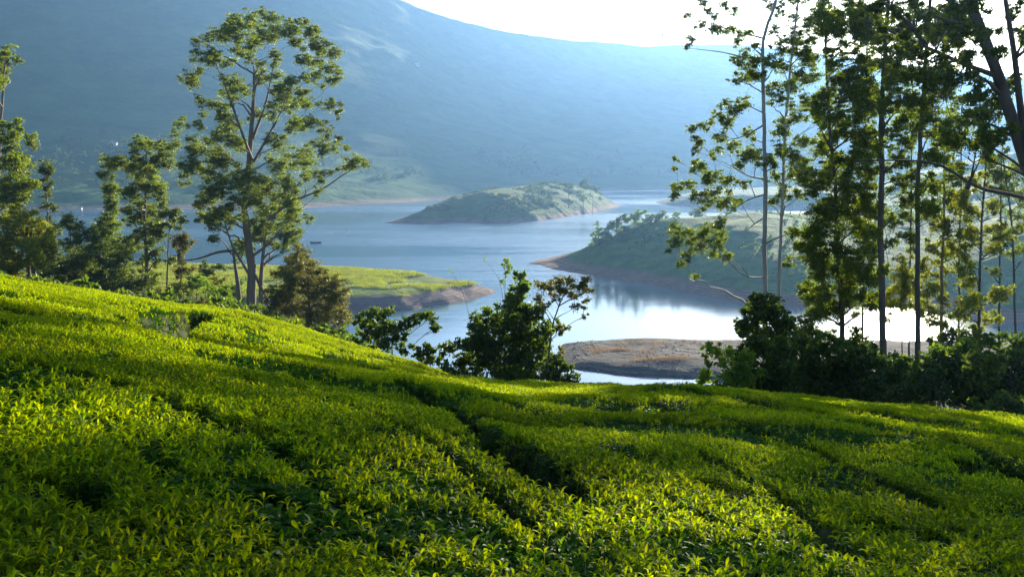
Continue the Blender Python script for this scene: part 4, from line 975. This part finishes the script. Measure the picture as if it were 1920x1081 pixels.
# ------------------------------------------------------------------ small things far away
def box(c, s):
    x, y, z = c; a, b, h = s
    V = [(x + sx * a / 2, y + sy * b / 2, z + sz * h) for sz in (0, 1) for sy in (-1, 1) for sx in (-1, 1)]
    return np.array(V), np.array([(0, 1, 3, 2), (4, 6, 7, 5), (0, 4, 5, 1), (2, 3, 7, 6), (0, 2, 6, 4), (1, 5, 7, 3)])
def house(px, py, wd, label):
    p = mtn_hit(px, py)
    e = empty('far_house', p); tag(e, label, 'house', 'far houses on the mountainside')
    B = Bag(); B.add(*box((0, 0, -2), (wd, wd * 0.6, 2 + wd * 0.38)))
    o = obj('wall', B.mesh('wall', M['wall'], False), e)
    h, r = wd * 0.56, wd * 0.36
    e0, e1 = wd * 0.37, wd * 0.60
    V = np.array([(-h, -r, e0), (h, -r, e0), (h, 0, e1), (-h, 0, e1), (-h, r, e0), (h, r, e0)])
    obj('roof', mesh('roof', V, [np.array([(0, 1, 2, 3), (3, 2, 5, 4), (0, 4, 5, 1)]), np.array([(0, 3, 4), (1, 5, 2)])], M['roof'], False), e)
    for k in (-1, 0, 1):
        Bw = Bag(); Bw.add(*box((k * wd * 0.3, -wd * 0.3 - 0.03, wd * 0.08), (wd * 0.12, 0.08, wd * 0.17)))
        obj('window', Bw.mesh('window', M['dark'], False), e)
house(213, 274, 6.5, 'long white house halfway up the mountain on the left')
house(150, 396, 3.2, 'tiny white house near the far shore on the left')
house(782, 124, 8, 'pale little house high on the mountain above the island')
# boat on the open water
bp = W(592, 456)
e = empty('rowing_boat', (bp[0], bp[1], 0.0)); tag(e, 'tiny dark boat alone on the open water', 'boat')
t = np.linspace(-1, 1, 9); hw = 0.75 * (1 - np.abs(t) ** 2.4) + 0.03
V, f = [], []
for k in range(9):
    sheer = 0.62 + 0.25 * t[k] ** 2
    V += [(t[k] * 2.6, -hw[k], sheer), (t[k] * 2.5, -hw[k] * 0.55, -0.12), (t[k] * 2.5, hw[k] * 0.55, -0.12), (t[k] * 2.6, hw[k], sheer), (t[k] * 2.5, hw[k] * .85, sheer - 0.04), (t[k] * 2.4, 0, 0.12), (t[k] * 2.5, -hw[k] * .85, sheer - 0.04)]
for k in range(8):
    for j in range(7):
        a, b = k * 7 + j, k * 7 + (j + 1) % 7
        f.append((a, b, b + 7, a + 7))
obj('hull', mesh('hull', V, [np.array(f)], M['dark']), e)
for xx_ in (-0.9, 0.7):
    B = Bag(); B.add(*box((xx_, 0, 0.4), (0.28, 1.25, 0.05))); obj('seat', B.mesh('seat', M['roof'], False), e)
# bird against the bright sky
c = at(1243, 68, 120)
s = 0.9
V = np.array([(0, -.30, 0), (.05, -.12, .05), (-.05, -.12, .05), (.06, .08, .03), (-.06, .08, .03), (0, .38, .0), (.07, .42, 0), (-.07, .42, 0), (0, 0, -.08),
              (.30, -.06, .20), (.34, .08, .18), (.62, .06, .34), (-.30, -.06, .20), (-.34, .08, .18), (-.62, .06, .34)]) * s
f3 = np.array([(0, 1, 2), (0, 8, 1), (0, 2, 8), (1, 3, 4), (1, 4, 2), (1, 8, 3), (2, 4, 8), (3, 5, 4), (3, 8, 5), (4, 5, 8), (5, 6, 7), (1, 9, 10), (1, 10, 3), (9, 11, 10), (2, 13, 12), (2, 4, 13), (12, 13, 14)])
bird = obj('bird', mesh('bird', V, [f3], M['dark'], False)); bird.location = c; bird.rotation_euler = (0.1, 0.5, 0.9)
tag(bird, 'small dark bird flying in the bright sky above the mountain crest', 'bird')

# ------------------------------------------------------------------ haze: one closed box of even air round everything
V, f = box((0, 1750, -4.0), (7600, 4300, MTOP + 25))
hm = bpy.data.materials.new('haze_air'); hm.use_nodes = True
hm.node_tree.nodes.clear()
ho = hm.node_tree.nodes.new('ShaderNodeOutputMaterial')
pv = hm.node_tree.nodes.new('ShaderNodeVolumePrincipled')
pv.inputs['Color'].default_value = (*HAZE_COLOR, 1)
pv.inputs['Density'].default_value = HAZE_DENSITY
pv.inputs['Anisotropy'].default_value = HAZE_ANISO
hm.node_tree.links.new(pv.outputs[0], ho.inputs['Volume'])
haze = obj('haze', mesh('haze', V, [f[:, ::-1]], hm, False))
tag(haze, 'pale blue morning haze over the lake and mountains', 'haze', None, 'stuff')
